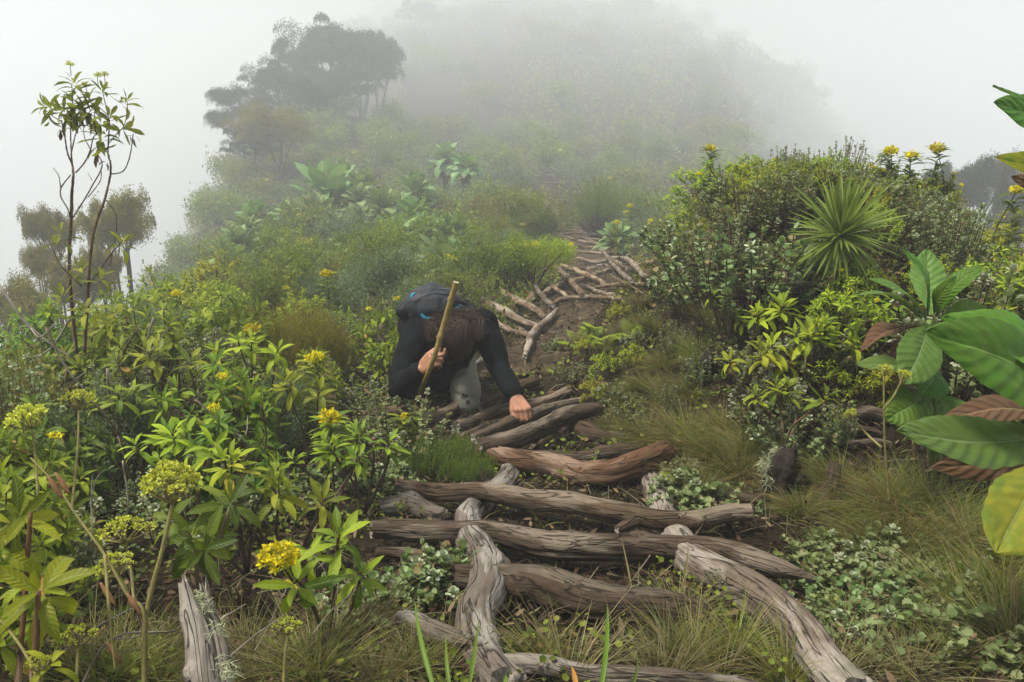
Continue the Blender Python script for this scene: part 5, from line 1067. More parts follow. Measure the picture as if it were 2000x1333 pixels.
# yellow blossoms on thin stalks
for k, (u, v, dd, rp, lb) in enumerate([(645,818,2.7,22,'bright yellow blossom cluster below the crawling hiker, on the left'), (615,700,3.2,17,'yellow blossom cluster nearest the hiker’s bent elbow'), (493,645,3.6,16,'yellow blossom right of the olive heath mound foot'), (638,537,5.2,13,'yellow blossom above the olive heath mound'), (790,814,3.2,9,'tiny yellow blossom by the foot of the cane'), (345,575,4.0,10,'yellow leaf tuft under the left shrubs skyline'), (1740,297,4.6,13,'yellow blossom on the skyline right of the spiky rosette'), (1780,305,4.5,12,'flat yellow blossom head on the skyline, between two others'), (1830,292,4.4,14,'highest yellow blossom on the right skyline'), (1388,292,5.0,11,'yellow blossom at the left end of the bank skyline'), (1515,318,5,10,'orange yellow blossom inside the bank crest'), (1985,374,3.6,14,'yellow blossom at the right photo edge'), (1722,335,4.6,9,'small yellow blossom just right of the spiky rosette'), (1230,403,9.5,6,'yellow blossom right of the misty heath bushes'), (1205,435,10,6,'yellow blossom in front of the misty heath bushes'), (1270,432,9.5,5,'faint yellow blossom near the bank foot')]):
    c = P(u, v, dd); gr = (c[0], c[1], gz(c[0], c[1])); root = empty('yellow_flower', gr); b = MB(); gg = np.random.default_rng(80+k)
    flower_head(b, c, nrm(UP-FW*.4), rp*dd/FPX, gg, 80, 0, rp*dd/FPX*.42); child_world('flower_head', b, M['yellow'], root)
    S = MB(); tube(S, [np.array(gr)-[0, 0, .02], np.array(gr)*.5+c*.5+gg.normal(size=3)*.03, c], [.004, .002], 5, 10); F = MB()
    for f in np.linspace(.35, .97, 15): az = gg.uniform(0, 6.28, 4); O = np.repeat([np.array(gr)*(1-f)+c*f], 4, 0); scatter(F, LTS[1], O, frame_from(np.stack([np.cos(az), np.sin(az), gg.uniform(.2, 1, 4)], 1), g=gg), .085, g=gg)
    child_world('stalk', S, M['stem'], root); child_world('foliage', F, M['leaf_dark' if v < 400 else 'leaf'], root); tag(root, lb, 'flower')
# umbels
def umbel(u, v, dd, rp, stem, label, nr=14, bud='umbel', flat=.5, bsz=.3, seed=0, nb=26, dens=10):
    g = np.random.default_rng(seed+400); c = P(u, v, dd); r = rp*dd/FPX; sp_ = [P(*p) for p in stem]; base = sp_[0]; root = empty('umbel_plant', base)
    S = MB(); tube(S, sp_, [.0032, .0022] if rp < 58 else [.0045, .0034], 7, 24); hub = sp_[-1]
    H_ = MB(); ax = nrm(c-hub)
    for k in range(nr):
        q = ((k+.5)/nr)**.5; a = k*2.4; x = nrm(np.cross(ax, FW)); y = np.cross(ax, x); e = c+(math.cos(a)*x+math.sin(a)*y)*r*q*.86-ax*r*q*q*flat
        tube(S, [hub, hub*.5+e*.5+ax*-.004, e-ax*r*.08], [.0016, .0011], 4, 6)
        m_ = nb; D = nrm(g.normal(size=(m_, 3))+ax*1.0); br = r*bsz
        for D_ in D[:dens]: tube(S, [e-ax*r*.08, e+D_*br*.55], .0006, 3, 3)
        for _ in range(2): scatter(H_, (QUAD[0]*[1.2, .6, 1], QUAD[1], QUAD[2]), e+D*br*g.uniform(.45, .9, (m_, 1)), frame_from(D+g.normal(size=D.shape)*.5, g=g, roll=2), br*.55, 0, g=g)
    child_world('stalk', S, M['olive_stem'], root); child_world('flower_head', H_, M[bud], root); return tag(root, label, 'umbel flower')
umbel(330,915,1.36,60, [(282,1400,1.3),(285,1210,1.33),(318,1070,1.35),(337,985,1.36)], 'large greenish umbel of swollen buds on a thick stalk, left foreground', 15, flat=.75, bsz=.31, seed=1, nb=34)
umbel(50,802,1.8,46, [(75,1000,1.75),(70,900,1.8),(62,838,1.8)], 'flat pale yellow umbel at the left photo edge', 12, seed=2)
umbel(155,768,1.9,34, [(140,1000,1.8),(152,870,1.87),(154,800,1.9)], 'small pale umbel right of the flat one at the left edge', 10, seed=3)
umbel(238,1018,1.6,56, [(262,1180,1.55),(255,1110,1.6),(245,1060,1.6)], 'yellow umbel left of the big umbel stalk, upper of two', 14, seed=4, bsz=.22)
umbel(222,1088,1.5,46, [(262,1230,1.5),(250,1160,1.5),(232,1125,1.5)], 'yellow umbel left of the big umbel stalk, lower of two', 12, seed=5, bsz=.24)
umbel(150,1228,1.3,46, [(140,1400,1.25),(150,1320,1.28),(152,1262,1.3)], 'open yellow umbel near the bottom left corner', 9, seed=6, bsz=.2)
umbel(566,1212,1.45,32, [(552,1390,1.4),(556,1290,1.43),(562,1240,1.45)], 'small yellow umbel under the round yellow flower head', 9, seed=7, bsz=.24)
umbel(1732,717,1.95,15, [(1738,985,2.0),(1728,860,1.97),(1726,735,1.95)], 'tiny yellow umbel in front of the broad leaves, left of a pair', 8, seed=8, bsz=.4, dens=3)
umbel(1770,728,1.95,15, [(1725,800,1.96),(1745,775,1.95),(1760,745,1.95)], 'tiny yellow umbel in front of the broad leaves, right of a pair', 8, seed=9, bsz=.4, dens=3)
umbel(1660,803,2.1,13, [(1722,875,2.05),(1690,845,2.1),(1665,815,2.1)], 'smallest yellow umbel, by the rotting sticks', 7, seed=10, bsz=.4, dens=3)
umbel(70,1285,1.2,30, [(95,1400,1.2),(85,1350,1.2),(76,1310,1.2)], 'pale umbel at the very bottom left', 8, seed=11, bsz=.25)
# jointed olive stalks with reddish sheaths
for k, (pts, sh_, lb) in enumerate([([(283,1390,1.32),(282,1205,1.32),(250,1165,1.33),(205,1085,1.35),(150,1008,1.38),(110,948,1.4),(60,895,1.42)], [(262,1180),(122,945),(108,952)], 'jointed olive stalk with reddish sheaths leaning left from the big umbel stalk'),
    ([(100,1400,1.2),(62,1300,1.22),(20,1235,1.25),(-30,1180,1.28)], [(20,1270)], 'curved green stalk at the bottom left corner'), ([(205,1085,1.35),(212,1180,1.3),(225,1310,1.28)], [(210,1160),(222,1275)], 'drooping stalk with two reddish sheaths at the lower left')]):
    root = empty('jointed_stalk', P(*pts[0])); S = MB(); tube(S, [P(*p) for p in pts], [.0032, .0027, .0022, .0015], 7, 40); child_world('stalk', S, M['olive_stem'], root)
    for (u, v) in sh_:
        b = MB(); c = P(u, v, 1.32); tube(b, [c-RT*.012+UP*.018, c, c+RT*.012-UP*.018], [.0018, .0052, .002], 8, 10); child_world('sheath', b, M['bud_sheath'], root)
    tag(root, lb, 'stalk')
# bare twigs and dead branches in the left foreground
TW = [([(0,1330),(60,1270),(120,1210),(190,1140)],5), ([(40,1333),(150,1255),(215,1210),(290,1175)],4), ([(140,1380),(215,1250),(330,1235),(355,1222)],5.5), ([(350,1237),(420,1215),(480,1180)],4.5), ([(440,1290),(500,1240),(545,1210)],4), ([(60,990),(150,1045),(200,1070)],4.5), ([(0,1240),(50,1200),(110,1150)],4), ([(180,1050),(178,980),(180,930)],3), ([(380,780),(440,830),(500,880)],4), ([(180,780),(230,850),(260,960)],5), ([(90,640),(130,720),(200,800)],5), ([(210,720),(215,840),(225,950)],5), ([(420,640),(400,720),(330,800)],4), ([(0,560),(60,640),(140,700)],6), ([(300,620),(280,700),(330,640)],4), ([(510,790),(520,860),(500,930)],5), ([(240,900),(250,990),(230,1080)],4), ([(150,600),(100,680),(60,700)],5), ([(270,640),(240,700),(245,800)],5), ([(620,1110),(660,1080),(690,1090)],2.5), ([(610,1240),(650,1190),(700,1150)],3), ([(1050,1215),(1090,1190),(1130,1180)],3), ([(1270,1085),(1225,1150),(1210,1200)],3)]
for k, (pts, wpx) in enumerate(TW):
    dd = np.interp(pts[0][1], [560, 800, 1000, 1333], [3.6, 2.6, 1.9, 1.35]); C = [P(u, v, dd+.03*i) for i, (u, v) in enumerate(pts)]; B = MB(); r = wpx/2*dd/FPX
    gg = np.random.default_rng(k+5); tube(B, C, [r, r*.8, r*.5], 6, 18, rnd=.15, seed=k)
    e = C[-1]; m_ = C[1]; tube(B, [m_, m_*.6+e*.4+gg.normal(size=3)*.03, m_*.4+e*.6+UP*.06+gg.normal(size=3)*.03], [r*.6, r*.3], 5, 8)
    o = world_obj('dead_twig', B, M['dead_stem' if k % 3 else 'stem']); auto(o, 'bare dead twig', 'twig', C[1], 0, 'bare twigs in the left foreground')
# ------------------------------------------------------------------ broad leaved plants at the right
def bigleaf(root, base, tip, wpx, mat, bow=.12, nh=None, wave=.06, seed=0, obov=.55, fold=.22, curl=0.0, vein=11):
    g = np.random.default_rng(seed+700); a, b = P(*base), P(*tip); ln = np.linalg.norm(b-a); nh = nrm(-FW+UP*.6 if nh is None else np.array(nh, float))
    dr = nrm(b-a); nv = nrm(nh-dr*(nh@dr)); sd = np.cross(dr, nv); ny, nx = 44, 12
    t = np.linspace(0, 1, ny+1); C = spline([a, a*.5+b*.5+nv*ln*bow+sd*ln*g.normal()*.02, b-nv*curl*ln], ny+1); wd = wpx*base[2]/FPX/2
    w_ = wd*np.sin(np.pi*t**(math.log(.5)/math.log(obov)))**.75; w_ = np.maximum(w_, wd*.14*(t < .5)*(1-t)); w_[-1] = wd*.015
    Tn = nrm(np.gradient(C, axis=0)); Sd = nrm(sd-Tn*(Tn@sd)[:, None]); Nv = np.cross(Sd, Tn); Nv *= np.sign((Nv@nv))[:, None]
    u = np.linspace(-1, 1, 2*nx+1); ph = g.random(3)*6; V = np.zeros((ny+1, 2*nx+1, 3)); A = np.zeros_like(V); A[..., 0] = u; A[..., 1] = t[:, None]; A[..., 2] = g.random()*.9
    au = np.abs(u)[None]; T_ = t[:, None]
    h = au*fold*w_[:, None]*(1-.55*au)+wave*wd*np.sin(T_*9+ph[0]+(u[None] > 0)*2.1)*au**2*np.sin(np.pi*T_)+.05*wd*(1+.6*fbm(u[None]*3+seed, T_*6, 5., 2))*np.abs(np.sin((T_-au*.16)*vein*np.pi+.7*vnoise(T_*5, au*3, seed)))*np.sin(np.pi*np.clip(au, 0, 1))**.6+.05*wd*fbm(u[None]*4+seed, T_*12, 2)
    h = h-.035*wd*np.exp(-(au/.06)**2)
    edge = 1+.02*np.sin(T_*70+ph[1])*(au > .95)+.04*vnoise(T_*7+seed*3, (u[None] > 0)*5.)*au
    V = C[:, None]+Sd[:, None]*(u[None]*w_[:, None]*edge)[..., None]+Nv[:, None]*h[..., None]
    B = MB(); k = 2*nx+1; i, j = np.meshgrid(np.arange(ny), np.arange(k-1), indexing='ij'); B.add(V.reshape(-1, 3), np.stack([i*k+j, i*k+j+1, (i+1)*k+j+1, (i+1)*k+j], -1).reshape(-1, 4), A.reshape(-1, 3))
    tube(B, C[:36]-Nv[:36]*.002, [wd*.045, wd*.012], 6, 30, m=1)
    return child_world('leaf' if mat != 'big_dead' else 'withered_leaf', B, [M[mat], M['big_pale']], root)
c = (1822, 618, 2.3); put(LF[0], 'leafy_shrub', pxground(1650, 690), 1.0, .40, 'shrub hiding the foot of the spiky rosette', 'shrub');  g0 = pxground(1830, 900); bp = empty('broad_leaved_plant', g0); tag(bp, 'broad leaved plant with an upright rosette in front of the right bank', 'plant')
B = MB(); tube(B, [np.array(g0)-[0, 0, .05], P(1822,760,2.33), P(1820,625,2.32)], [.020, .020, .014], 10, 20); child_world('stem', B, M['green_stem'], bp)
for k, (ba, ti, wp, mt, kw) in enumerate([((1812,618,2.30),(1762,486,2.20),56,'big',dict(nh=RT*1.1-FW*.55+UP*.1)), ((1820,616,2.32),(1811,486,2.42),72,'big_pale',dict(nh=-FW+UP*.2, bow=-.06)), ((1828,618,2.30),(1922,518,2.2),52,'big',dict(nh=-RT*.5-FW*.6+UP*.8)), ((1824,612,2.29),(1868,540,2.18),34,'big',dict(nh=-RT-FW*.3)),
   ((1806,616,2.30),(1695,545,2.25),54,'big_pale',dict(nh=UP-FW*.5, bow=.1)), ((1800,622,2.28),(1668,577,2.15),34,'big_pale',dict(nh=UP-FW*.2)), ((1838,620,2.3),(1928,604,2.25),48,'big_pale',dict(nh=-FW+UP*.3, bow=.15)), ((1812,634,2.28),(1766,752,2.12),84,'big_pale',dict(nh=-FW+UP*.3, bow=.08, obov=.6)),
   ((1822,640,2.3),(1808,700,2.2),56,'big_pale',dict(nh=-FW+UP*.6)), ((1815,640,2.3),(1880,660,2.2),50,'big_pale',dict(nh=-FW+UP)), ((1800,742,2.26),(1670,713,2.2),52,'big_pale',dict(nh=UP-FW*.7)), ((1826,720,2.3),(1800,775,2.2),70,'big',dict(nh=-FW+UP*.3)), ((1812,770,2.28),(1728,822,2.2),84,'big',dict(nh=-FW+UP*.5)), ((1830,770,2.3),(1880,860,2.25),80,'big',dict(nh=-FW+UP*.5)),
   ((1800,638,2.33),(1680,688,2.3),46,'big_dead',dict(nh=UP-FW*.3, wave=.3, fold=.8)), ((1802,650,2.34),(1745,720,2.35),50,'big_dead',dict(nh=UP-FW*.6, wave=.3)), ((1826,600,2.3),(1836,560,2.27),22,'big',dict(nh=RT*.3-FW, fold=.9))]): bigleaf(bp, ba, ti, wp, mt, seed=k, **kw)
g0 = pxground(2110, 1290); bp = empty('broad_leaved_plant', g0); tag(bp, 'nearest broad leaved plant cut by the right edge, huge quilted green leaves and one yellow', 'plant')
B = MB(); tube(B, [np.array(g0)-[0, 0, .05], P(2110,1050,1.75), P(2085,860,1.72)], [.024, .024, .018], 10, 20); child_world('stem', B, M['green_stem'], bp)
for k, (ba, ti, wp, mt, kw) in enumerate([((2080,850,1.70),(1806,648,1.52),168,'big',dict(nh=-FW+UP*.55, bow=.10, obov=.5, vein=15)), ((2090,800,1.74),(1836,622,1.62),150,'big',dict(nh=-FW*.8+UP*.8+RT*.2, bow=.14, obov=.5, vein=15)), ((2075,850,1.66),(1752,843,1.45),112,'big_pale',dict(nh=-FW*.8+UP*.6, bow=-.05, obov=.5, fold=.1, wave=.1)),
   ((2070,885,1.80),(1818,915,1.66),62,'big_dead',dict(nh=-FW+UP*.3, wave=.14, bow=.02)), ((2060,815,1.98),(1835,822,1.96),60,'big_dead',dict(nh=-FW+UP*.8, wave=.1)), ((2050,880,1.62),(1945,1082,1.48),128,'big_yellow',dict(nh=-FW+UP*.2-RT*.2, bow=.06, obov=.68, wave=.1)), ((2085,780,1.8),(1990,690,1.85),90,'big_pale',dict(nh=-FW+UP)), ((2100,900,1.65),(2120,1150,1.5),110,'big',dict(nh=-FW+UP*.3)), ((2100,820,1.72),(2290,700,1.6),120,'big',dict(nh=-FW+UP*.6))]): bigleaf(bp, ba, ti, wp, mt, seed=30+k, **kw)
g0 = pxground(2150, 1100); bp = empty('broad_leaved_plant', g0); tag(bp, 'tall broad leaved plant whose leaf tips enter high at the right edge', 'plant')
B = MB(); tube(B, [np.array(g0)-[0, 0, .05], P(2150,700,2.0), P(2120,320,1.95)], [.024, .024, .018], 10, 24); child_world('stem', B, M['green_stem'], bp)
for k, (ba, ti, wp, mt, kw) in enumerate([((2115,290,1.95),(1939,168,1.80),60,'big',dict(nh=-FW*.7+UP*.8, bow=.05)), ((2110,300,1.92),(1941,200,1.72),92,'big',dict(nh=-FW+UP*.3, bow=.06)), ((2110,420,1.95),(1944,308,1.80),74,'big_yellow',dict(nh=-FW+UP*.6, bow=.12)), ((2060,400,1.93),(1975,345,1.85),44,'big_dead',dict(nh=-FW+UP*.1, wave=.3)), ((2120,320,1.95),(2110,130,1.9),90,'big',dict(nh=-FW)), ((2120,330,1.95),(2290,250,1.85),90,'big',dict(nh=-FW+UP*.3)), ((2115,340,1.95),(2010,250,1.95),40,'big_dead',dict(nh=-FW+UP*.1))]): bigleaf(bp, ba, ti, wp, mt, seed=50+k, **kw)
# ------------------------------------------------------------------ spiky rosette
ctr = P(1640, 458, 3.2); g0 = (ctr[0], ctr[1], gz(ctr[0], ctr[1])); sk = empty('spiky_rosette', g0); tag(sk, 'spiky strap leaved rosette like a green firework on the right bank', 'plant')
g = np.random.default_rng(77); F = MB(); n = 210; tms = [leaf_t(1, .062, 1, 9, .5, dr, widest=.42, base=.6) for dr in (.05, .25, .5, .9)]
ax = nrm(np.array([-.05, -.55, .85])); x = nrm(np.cross(ax, RT)); y = np.cross(ax, x); k = np.arange(n); f = (k+.5)/n; az = k*2.39996; el = np.radians(86-138*f**.95+g.normal(size=n)*8)
D = np.cos(el)[:, None]*(np.cos(az)[:, None]*x+np.sin(az)[:, None]*y)+np.sin(el)[:, None]*ax; O = ctr-ax*(f*.05)[:, None]+D*.01; Ls = .198*(.75+.35*np.sin(np.pi*np.clip(f*.9+.1, 0, 1)))*g.uniform(.85, 1.12, n)*(1+.22*np.clip(D[:, 2], 0, 1))
Xv = nrm(np.cross(D, ax)); Zv = np.cross(Xv, D)
for q in range(4):
    s_ = (np.clip((f*4), 0, 3.99).astype(int) == q); scatter(F, tms[q], O[s_], (Xv[s_], D[s_], Zv[s_]), Ls[s_], 0, np.where(f[s_] > .9, .5+.5*g.random(s_.sum()), g.random(s_.sum())*.9), g)
child_world('leaf_rosette', F, M['spiky'], sk); B = MB(); tube(B, [np.array(g0)-[0, 0, .05], ctr-ax*.05], [.022, .02], 8, 10); child_world('stem', B, M['stem'], sk)
# ------------------------------------------------------------------ hillside: rosette groundsels
GS = [groundsel(500+k, 42, .5) for k in range(4)]; GRO = []
for k, (u, v, wpx, lb) in enumerate([(640,372,118,'widest pale groundsel rosette, top left of the hillside cluster'), (622,415,92,'groundsel rosette just under the widest one'), (672,345,70,'groundsel rosette touching the upper right of the widest one'), (718,360,70,'groundsel rosette with yellowing lower leaves'), (742,400,80,'groundsel rosette in the middle of the hillside cluster'), (703,425,66,'groundsel rosette left of the middle one'), (812,368,70,'upper right groundsel rosette of the hillside cluster'), (818,415,76,'groundsel rosette under the upper right one'), (765,468,104,'dark green groundsel rosette above the backpack, to its left'), (862,500,104,'nearest groundsel rosette, directly above the cane tip'), (880,455,80,'groundsel rosette right behind the nearest one'), (835,440,58,'small groundsel between two larger ones'), (868,305,60,'faint groundsel rosette high in the mist'), (905,320,54,'faint groundsel beside the high one in the mist'), (495,420,66,'groundsel at the left edge of the slope'), (478,445,60,'groundsel left edge, below the edge one'), (460,470,64,'dark groundsel at the left brink'), (440,498,70,'dark green groundsel lowest on the left brink'), (520,470,50,'small groundsel inward of the left brink'), (1195,460,62,'pale green groundsel right of the far trail under the heath bushes'), (560,415,50,'half hidden groundsel left of the widest one'), (660,470,46,'low groundsel amid scrub under the cluster'), (700,385,56,'shaded groundsel between yellowing and widest')]):
    dd = float(np.interp(v, [300, 345, 372, 425, 470, 500], [29, 24, 21, 17.5, 13, 10.5])) if u > 530 else float(np.interp(v, [415, 500], [19, 13])); s_ = wpx*dd/FPX/.62
    p = P(u, v+wpx*.12, dd); GRO.append((u, v, wpx, dd)); put(GS[k % 4], 'giant_groundsel', (p[0], p[1], p[2]-.33*s_), k*1.7, s_, lb, 'giant groundsel')
# ------------------------------------------------------------------ tree heaths
HT4 = heath_tree(524, 8, 1.9, (0, 0), 'heath_tree_olive', 4, .13, 1.3, lo=.70, root=-22, puff=2.2)
HT = [heath_tree(520, 8, 3.4, (-1.2, 0), leaf=.13, dens=1.5), heath_tree(521, 8, 3.0, (.6, 0), leaf=.13, dens=1.5), heath_tree(522, 8, 3.2, (0, 0), 'heath_tree_olive', 4, .15, 1.3), heath_tree(523, 8, 2.8, (-.4, 0), leaf=.13, dens=1.5)]
def tree(k, u, vtop, dd, wpx, lb, rz=0):
    p = P(u, vtop, dd); z0 = gz(p[0], p[1]); sz = max((p[2]-z0)/8.4, .2); sx = wpx*dd/FPX/7.0; sz = max(sz, .75*sx)
    if k == 4: sx = wpx*dd/FPX/4.0; sz = sx
    if k != 4 and 20 < dd: sz = min(sz, 1.5*sx)
    z0 = p[2]-8.4*sz
    return put(HT4 if k == 4 else HT[k], 'tree_heath', (p[0], p[1], z0), rz, (sx, sx, sz), lb, 'tree')
for a in [(1,640,47,52,190,'tallest tree heath on the left shoulder of the misty hill',0), (3,575,84,50,120,'tree heath left of the tallest one',.3), (1,700,72,55,120,'tree heath right of the tallest one',.6), (3,742,72,56,100,'slim tree heath at the right end of the shoulder group',1.0), (1,535,128,46,130,'tree heath on the falling left silhouette, third from the top',.2), (0,497,172,42,120,'tree heath farther down the left silhouette',.1), (0,470,215,39,90,'outermost tree heath overhanging the left brink',0),
 (2,540,210,33,140,'rust olive crowned tree heath in front of the dark ones',0), (3,492,256,34,100,'lowest tree heath leaning over the left brink',.4), (3,600,160,43,120,'inner tree heath behind the rust olive crown',1.0), (1,655,130,49,130,'inner tree heath under the tallest one',1.0), (3,812,4,150,70,'faint lone tree on the ridge line in thick mist',0), (3,846,22,152,50,'second faint tree right beside the lone ridge tree',.8)]: tree(*a)
for a in [(4,222,392,14.5,108,'round crowned olive tree behind the tall bare stemmed shrub, right one',.0), (4,92,418,15,82,'olive tree behind the left edge leaves, left one',2.2), (4,28,562,11,110,'low olive tree crown at the far left brink',1.1), (4,150,510,12.5,100,'low brown tree between the two olive crowns',.5), (4,75,488,14,60,'small olive crown under the left olive tree',1.5), (4,200,492,13,60,'small olive crown under the right round crowned tree',2.5)]: tree(*a)
for a in [(3,1825,335,22,60,'dark slanting tree in mist beyond the right bank, narrow left one',.0), (1,1885,316,24,110,'broad dark tree in mist beyond the right bank',.5), (0,1935,306,25,110,'tallest dark tree at the far right beyond the bank',1.2), (1,1990,330,20,90,'dark tree half out of the right photo edge',.2)]: tree(*a)
# ------------------------------------------------------------------ scrub on the hillside
def hillpt(y0, y1, p_=1.0):
    y = y0+(y1-y0)*rs.random()**p_; w_ = np.interp(y, [8, 17, 40, 80, 210], [5, 9, 18, 34, 110]); x = trail_x(y)+rs.uniform(-1.15, 1.0)*w_
    if abs(x-trail_x(y)) < np.interp(y, [5, 8, 20, 34, 45], [.95, 1.2, 1.2, 1.2, 0]): return None
    u, v, d = proj([x, y, gz(x, y)])
    if u < 200 or u > 1800 or (y < 9 and u > 1250): return None
    if any(d < gd+.6 and abs(u-gu) < gw*.75 and v > gv-30 and v-.5*FPX/d*np.interp(d, [5, 30], [.6, 1.3]) < gv+gw*.35 for gu, gv, gw, gd in GRO): return None
    return (x, y)
kinds = ['olive scrub bush', 'brownish scrub bush', 'grey green scrub bush', 'yellow flecked scrub bush', 'dark green scrub bush', 'brown bush with yellow flecks']
for k, (x, y) in enumerate(poisson(230, lambda: hillpt(6.0, 60, 1.7), lambda p: .30+.028*p[1], 50)):
    q = rs.integers(6); q = 0 if q in (1, 5) and rs.random() < .5 else q; s_ = rs.uniform(.7, 1.25)*np.interp(y, [5, 10, 30, 60], [.55, .8, 1.25, 1.8])
    near = y < 13; lf_ = near and k % 3 == 0; src = LF[k % 2] if lf_ else SB[(0, 1, 2, 3, 0, 5)[q]] if near else FD[q]; o = put(src, 'scrub_bush', onground(x, y, .05), rs.uniform(0, 6.28), s_*(1.1 if near else .8))
    if y < 14: auto(o, 'leafy green shrub' if lf_ else kinds[q], 'bush', (x, y, gz(x, y)), .4, 'scrub bushes beyond the hiker')
    else: tag(o, kinds[q]+' on the misty hillside', 'bush', 'scrub bushes on the misty hillside, '+kinds[q])
for k, (x, y) in enumerate(poisson(150, lambda: hillpt(60, 330), lambda p: .05*p[1], 40)):
    q = rs.integers(6); o = put(FD[q], 'scrub_bush', onground(x, y, .2), rs.uniform(0, 6.28), rs.uniform(2.2, 4.2)*y/150); tag(o, 'bush faded to grey in the thick mist of the far hill', 'bush', 'bushes faded in the far mist')
# yellow green bush by the trail and neighbours
for u, v, s_, k, lb in [(1040,566,.72,4,'yellow green bush at the left side of the trail above the slanting logs'), (990,570,.7,0,'green bush joined to the left of the yellow green one'), (1080,530,.55,4,'small yellow green bush tip reaching over the trail'), (960,575,.8,0,'green bush right above the backpack'), (1010,490,1.5,3,'tall mixed bush with yellow flecks left of the far trail steps'), (1060,490,1.2,0,'green bush left of the far trail steps, touching the path'), (950,480,1.3,5,'brownish bush behind the trailside bushes'), (1260,470,1.2,2,'grey green bush at the right of the far trail'), (1300,490,1.1,2,'grey green bush next to the brown grass of the bank'), (1330,460,1.1,0,'green bush filling the notch before the bank crest'), (1225,480,.8,2,'small grey green bush above the hooked log')]:
    put(SB[k], 'bush', pxground(u, v), rs.uniform(0, 6.28), s_, lb, 'bush')
# ------------------------------------------------------------------ uncountable cover
def cover(n, y0, y1, wl, wr, p_=1.5):
    y = y0+(y1-y0)*rs.random(n)**p_; x = trail_x(y)+rs.uniform(-1, 1, n)*np.where(rs.random(n) < .5, wl, wr)*np.interp(y, [0, 5, 12], [.7, 1.3, 2.2]); return x, y
B = MB(); x, y = cover(52000, .7, 12, 2.4, 2.4); z = ground(x, y)+.028*((np.abs(x-trail_x(y)) < .42) & (y > 4.2)); n = len(x); D = nrm(np.stack([rs.normal(size=n), rs.normal(size=n), rs.uniform(-.1, .6, n)], 1))
scatter(B, (QUAD[0]*[.6, 1, 1], QUAD[1], QUAD[2]), np.stack([x, y, z+rs.uniform(0, .02, n)], 1), frame_from(D, g=rs, roll=1.5), rs.uniform(.012, .045, n), 0, g=rs)
x, y = cover(12000, .7, 8, 2.2, 2.2); z = ground(x, y); n = len(x); blades(B, np.stack([x, y, z+.005], 1), np.stack([rs.normal(size=n), rs.normal(size=n), rs.uniform(0, .45, n)], 1), rs.uniform(.04, .16, n), .0022, .2, 3, 0, rs, rnd=rs.random(n)**.6)
tag(link('leaf_litter', B.mesh('leaf_litter', M['litter'])), kind='stuff')
B = MB(); x, y = cover(19000, .75, 10, 2.3, 2.3); dens = vnoise(x*2.1, y*2.1, 4.)+.25*vnoise(x*7, y*7); on = (np.abs(x-trail_x(y)) < .3) & (y > 5); keep = (dens > -.12) & ~on & ((np.abs(x-trail_x(y)) > .62) | (y > 3.6) | (rs.random(len(x)) < .22)); x, y = x[keep], y[keep]; z = ground(x, y); n = len(x)
blades(B, np.stack([x, y, z-.004], 1), np.stack([rs.normal(size=n)*.45, rs.normal(size=n)*.45, np.ones(n)], 1), rs.uniform(.04, .15, n)*np.interp(y, [.7, 2, 6], [.9, .9, 1.2]), .0018*np.interp(y, [.7, 6], [1, 2.5]), rs.uniform(.2, 1.1, n), 3, 0, rs)
tag(link('grass', B.mesh('grass', M['grass'])), kind='stuff')
B = MB(); x, y = cover(60000, .9, 14, 2.6, 2.8); dens = vnoise(x*1.7+9, y*1.7, 8.)+.4*vnoise(x*6, y*6); on = (np.abs(x-trail_x(y)) < .42) & (y > 4.6); keep = (dens > .02) & ~on; x, y = x[keep], y[keep]; z = ground(x, y); n = len(x)
D = nrm(np.stack([rs.normal(size=n), rs.normal(size=n), rs.uniform(.1, 1, n)], 1)); scatter(B, DISC2, np.stack([x, y, z+rs.random(n)**2*.06], 1), frame_from(D, g=rs, roll=.8), rs.uniform(.007, .016, n)*np.interp(y, [1, 8], [1, 2.6]), 0, g=rs)
tag(link('ground_cover', B.mesh('ground_cover', M['small'])), kind='stuff')
for nm_, mt, ns_, th_ in (('hillside_scrub', 'small', 90000, -.05), ('hillside_heath', 'small_brown', 90000, .05)):
    B = MB(); n = ns_; y = 6+330*rs.random(n)**2.0; w_ = np.interp(y, [6, 17, 40, 80, 210], [4, 10, 20, 40, 125]); x = trail_x(y)+rs.uniform(-1.2, 1.15, n)*w_; dn = fbm(x/np.maximum(y*.045, .5), y/np.maximum(y*.045, .5)*.6, 3. if mt == 'small' else 9., 2)
    keep = (dn*(1 if mt == 'small' else -1) > -.05) & (np.abs(x-trail_x(y)) > np.interp(y, [6, 20, 34, 45], [.5, .55, .6, 0])); x, y, dn = x[keep], y[keep], dn[keep]; z = ground(x, y); n = len(x); sz = np.interp(y, [6, 20, 60, 310], [.035, .08, .24, 1.1])
    D = nrm(np.stack([rs.normal(size=n)*.7, rs.normal(size=n)*.7, np.ones(n)], 1)); O = np.stack([x, y, z+rs.random(n)*sz*(2.5+3*np.abs(dn))], 1); scatter(B, (QUAD[0]*[.9, 1, 1], QUAD[1], QUAD[2]), O, frame_from(D, g=rs, roll=2), sz*rs.uniform(.6, 1.4, n), 0, g=rs)
    tag(link(nm_, B.mesh(nm_, M[mt])), kind='stuff')
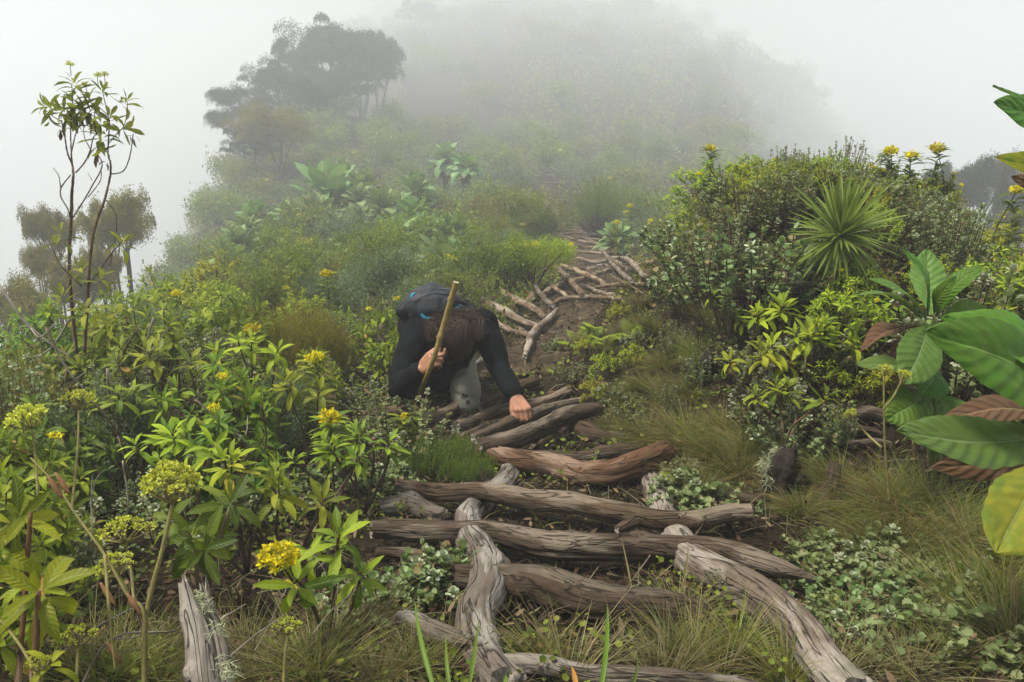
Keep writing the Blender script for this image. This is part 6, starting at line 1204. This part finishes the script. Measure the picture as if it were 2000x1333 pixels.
# ------------------------------------------------------------------ grass tufts along the bottom
TD = [tussock(240, .05, .24, 260, 'grass_dry', .0022, bend=(.2, .9)), tussock(241, .06, .26, 300, 'grass', .0022, bend=(.2, .9)), tussock(242, .05, .30, 120, 'grass_dry', .0026, bend=(.1, .8))]
for k, (u, v) in enumerate([q for q in [(560,1300),(620,1320),(690,1300),(740,1330),(800,1310),(660,1260),(520,1335),(1060,1290),(1120,1330),(1310,1250),(1350,1300),(1400,1330),(1300,1330),(1440,1270),(870,1300),(720,1230),(300,1330),(250,1290),(320,1280),(200,1335),(130,1310),(480,1280),(1540,1330),(1700,1310),(1780,1320),(1850,1290),(1640,1320),(1130,1140),(1010,1180),(860,1180),(1200,1130),(1180,1060),(1050,1060),(960,1020),(1110,1000),(1230,990),(1330,1210)] if not (850 < q[0] < 1260 and q[1] < 1280)]):
    p = pxground(u, v); o = put(TD[k % 3], 'grass_tuft', p, rs.uniform(0, 6.28), rs.uniform(.45, .8)); auto(o, 'fresh green grass tuft' if k % 3 == 1 else 'straw coloured grass tuft', 'grass tuft', p, .08, 'grass tufts between the logs')
for k, (a, b, wpx, mt, lb) in enumerate([((850,1350,1.2),(788,1150,1.3),11,'sedge','broad green blade crossing in front of the left rail, left one'), ((915,1350,1.2),(942,1180,1.3),8,'sedge','broad green blade in front of the left rail, right one'), ((1172,1350,1.15),(1204,1152,1.25),11,'sedge','single broad green blade rising between the rails'), ((1125,1350,1.15),(1119,1285,1.2),11,'sedge','short orange tipped blade at the bottom edge'), ((985,1350,1.15),(990,1300,1.2),8,'sedge','smallest green blade at the bottom edge right of the left rail'), ((880,1350,1.15),(862,1230,1.2),9,'sedge','slim green blade between two broad ones'), ((1230,1350,1.2),(1262,1270,1.25),7,'sedge','slim blade leaning right at the bottom edge'), ((1240,1190,1.9),(1215,1030,2.0),4,'grass_dry','long straw stalk standing before the dark log'), ((1330,1150,1.9),(1360,1040,2.0),4,'grass_dry','straw stalk in front of the right rail')]):
    p0, p1 = P(*a), P(*b); B = MB(); T_, Q_, A_ = leaf_t(1, wpx*a[2]/FPX/np.linalg.norm(p1-p0), 1, 12, .7, .35, widest=.3, base=.9); scatter(B, (T_, Q_, A_), [p0], frame_from([p1-p0], up=-FW, g=np.random.default_rng(k), roll=.1), [np.linalg.norm(p1-p0)], rnd=np.array([.4 if k != 3 else .99])); tag(world_obj('sedge', B, M[mt]), lb, 'sedge')
finish_auto()
# ------------------------------------------------------------------ mist
B = MB(); lo = (float(gx[0])-2, float(gy[0])-1, float(Z.min())-1); hi = (float(gx[-1])+2, float(gy[-1])+2, 48)
V = [(x, y, z) for z in (lo[2], hi[2]) for y in (lo[1], hi[1]) for x in (lo[0], hi[0])]
B.add(V, [[0, 2, 3, 1], [4, 5, 7, 6], [0, 1, 5, 4], [2, 6, 7, 3], [0, 4, 6, 2], [1, 3, 7, 5]])
hm = bpy.data.materials.new('mist'); hm.use_nodes = True; t = hm.node_tree; t.nodes.clear()
o = N(t, 'ShaderNodeOutputMaterial'); pv = N(t, 'ShaderNodeVolumePrincipled', Density=HAZE_D, Anisotropy=.1); pv.inputs['Color'].default_value = (.945, .965, .98, 1)
t.links.new(pv.outputs[0], o.inputs['Volume'])
tag(link('haze', B.mesh('haze', hm, False)), kind='stuff')
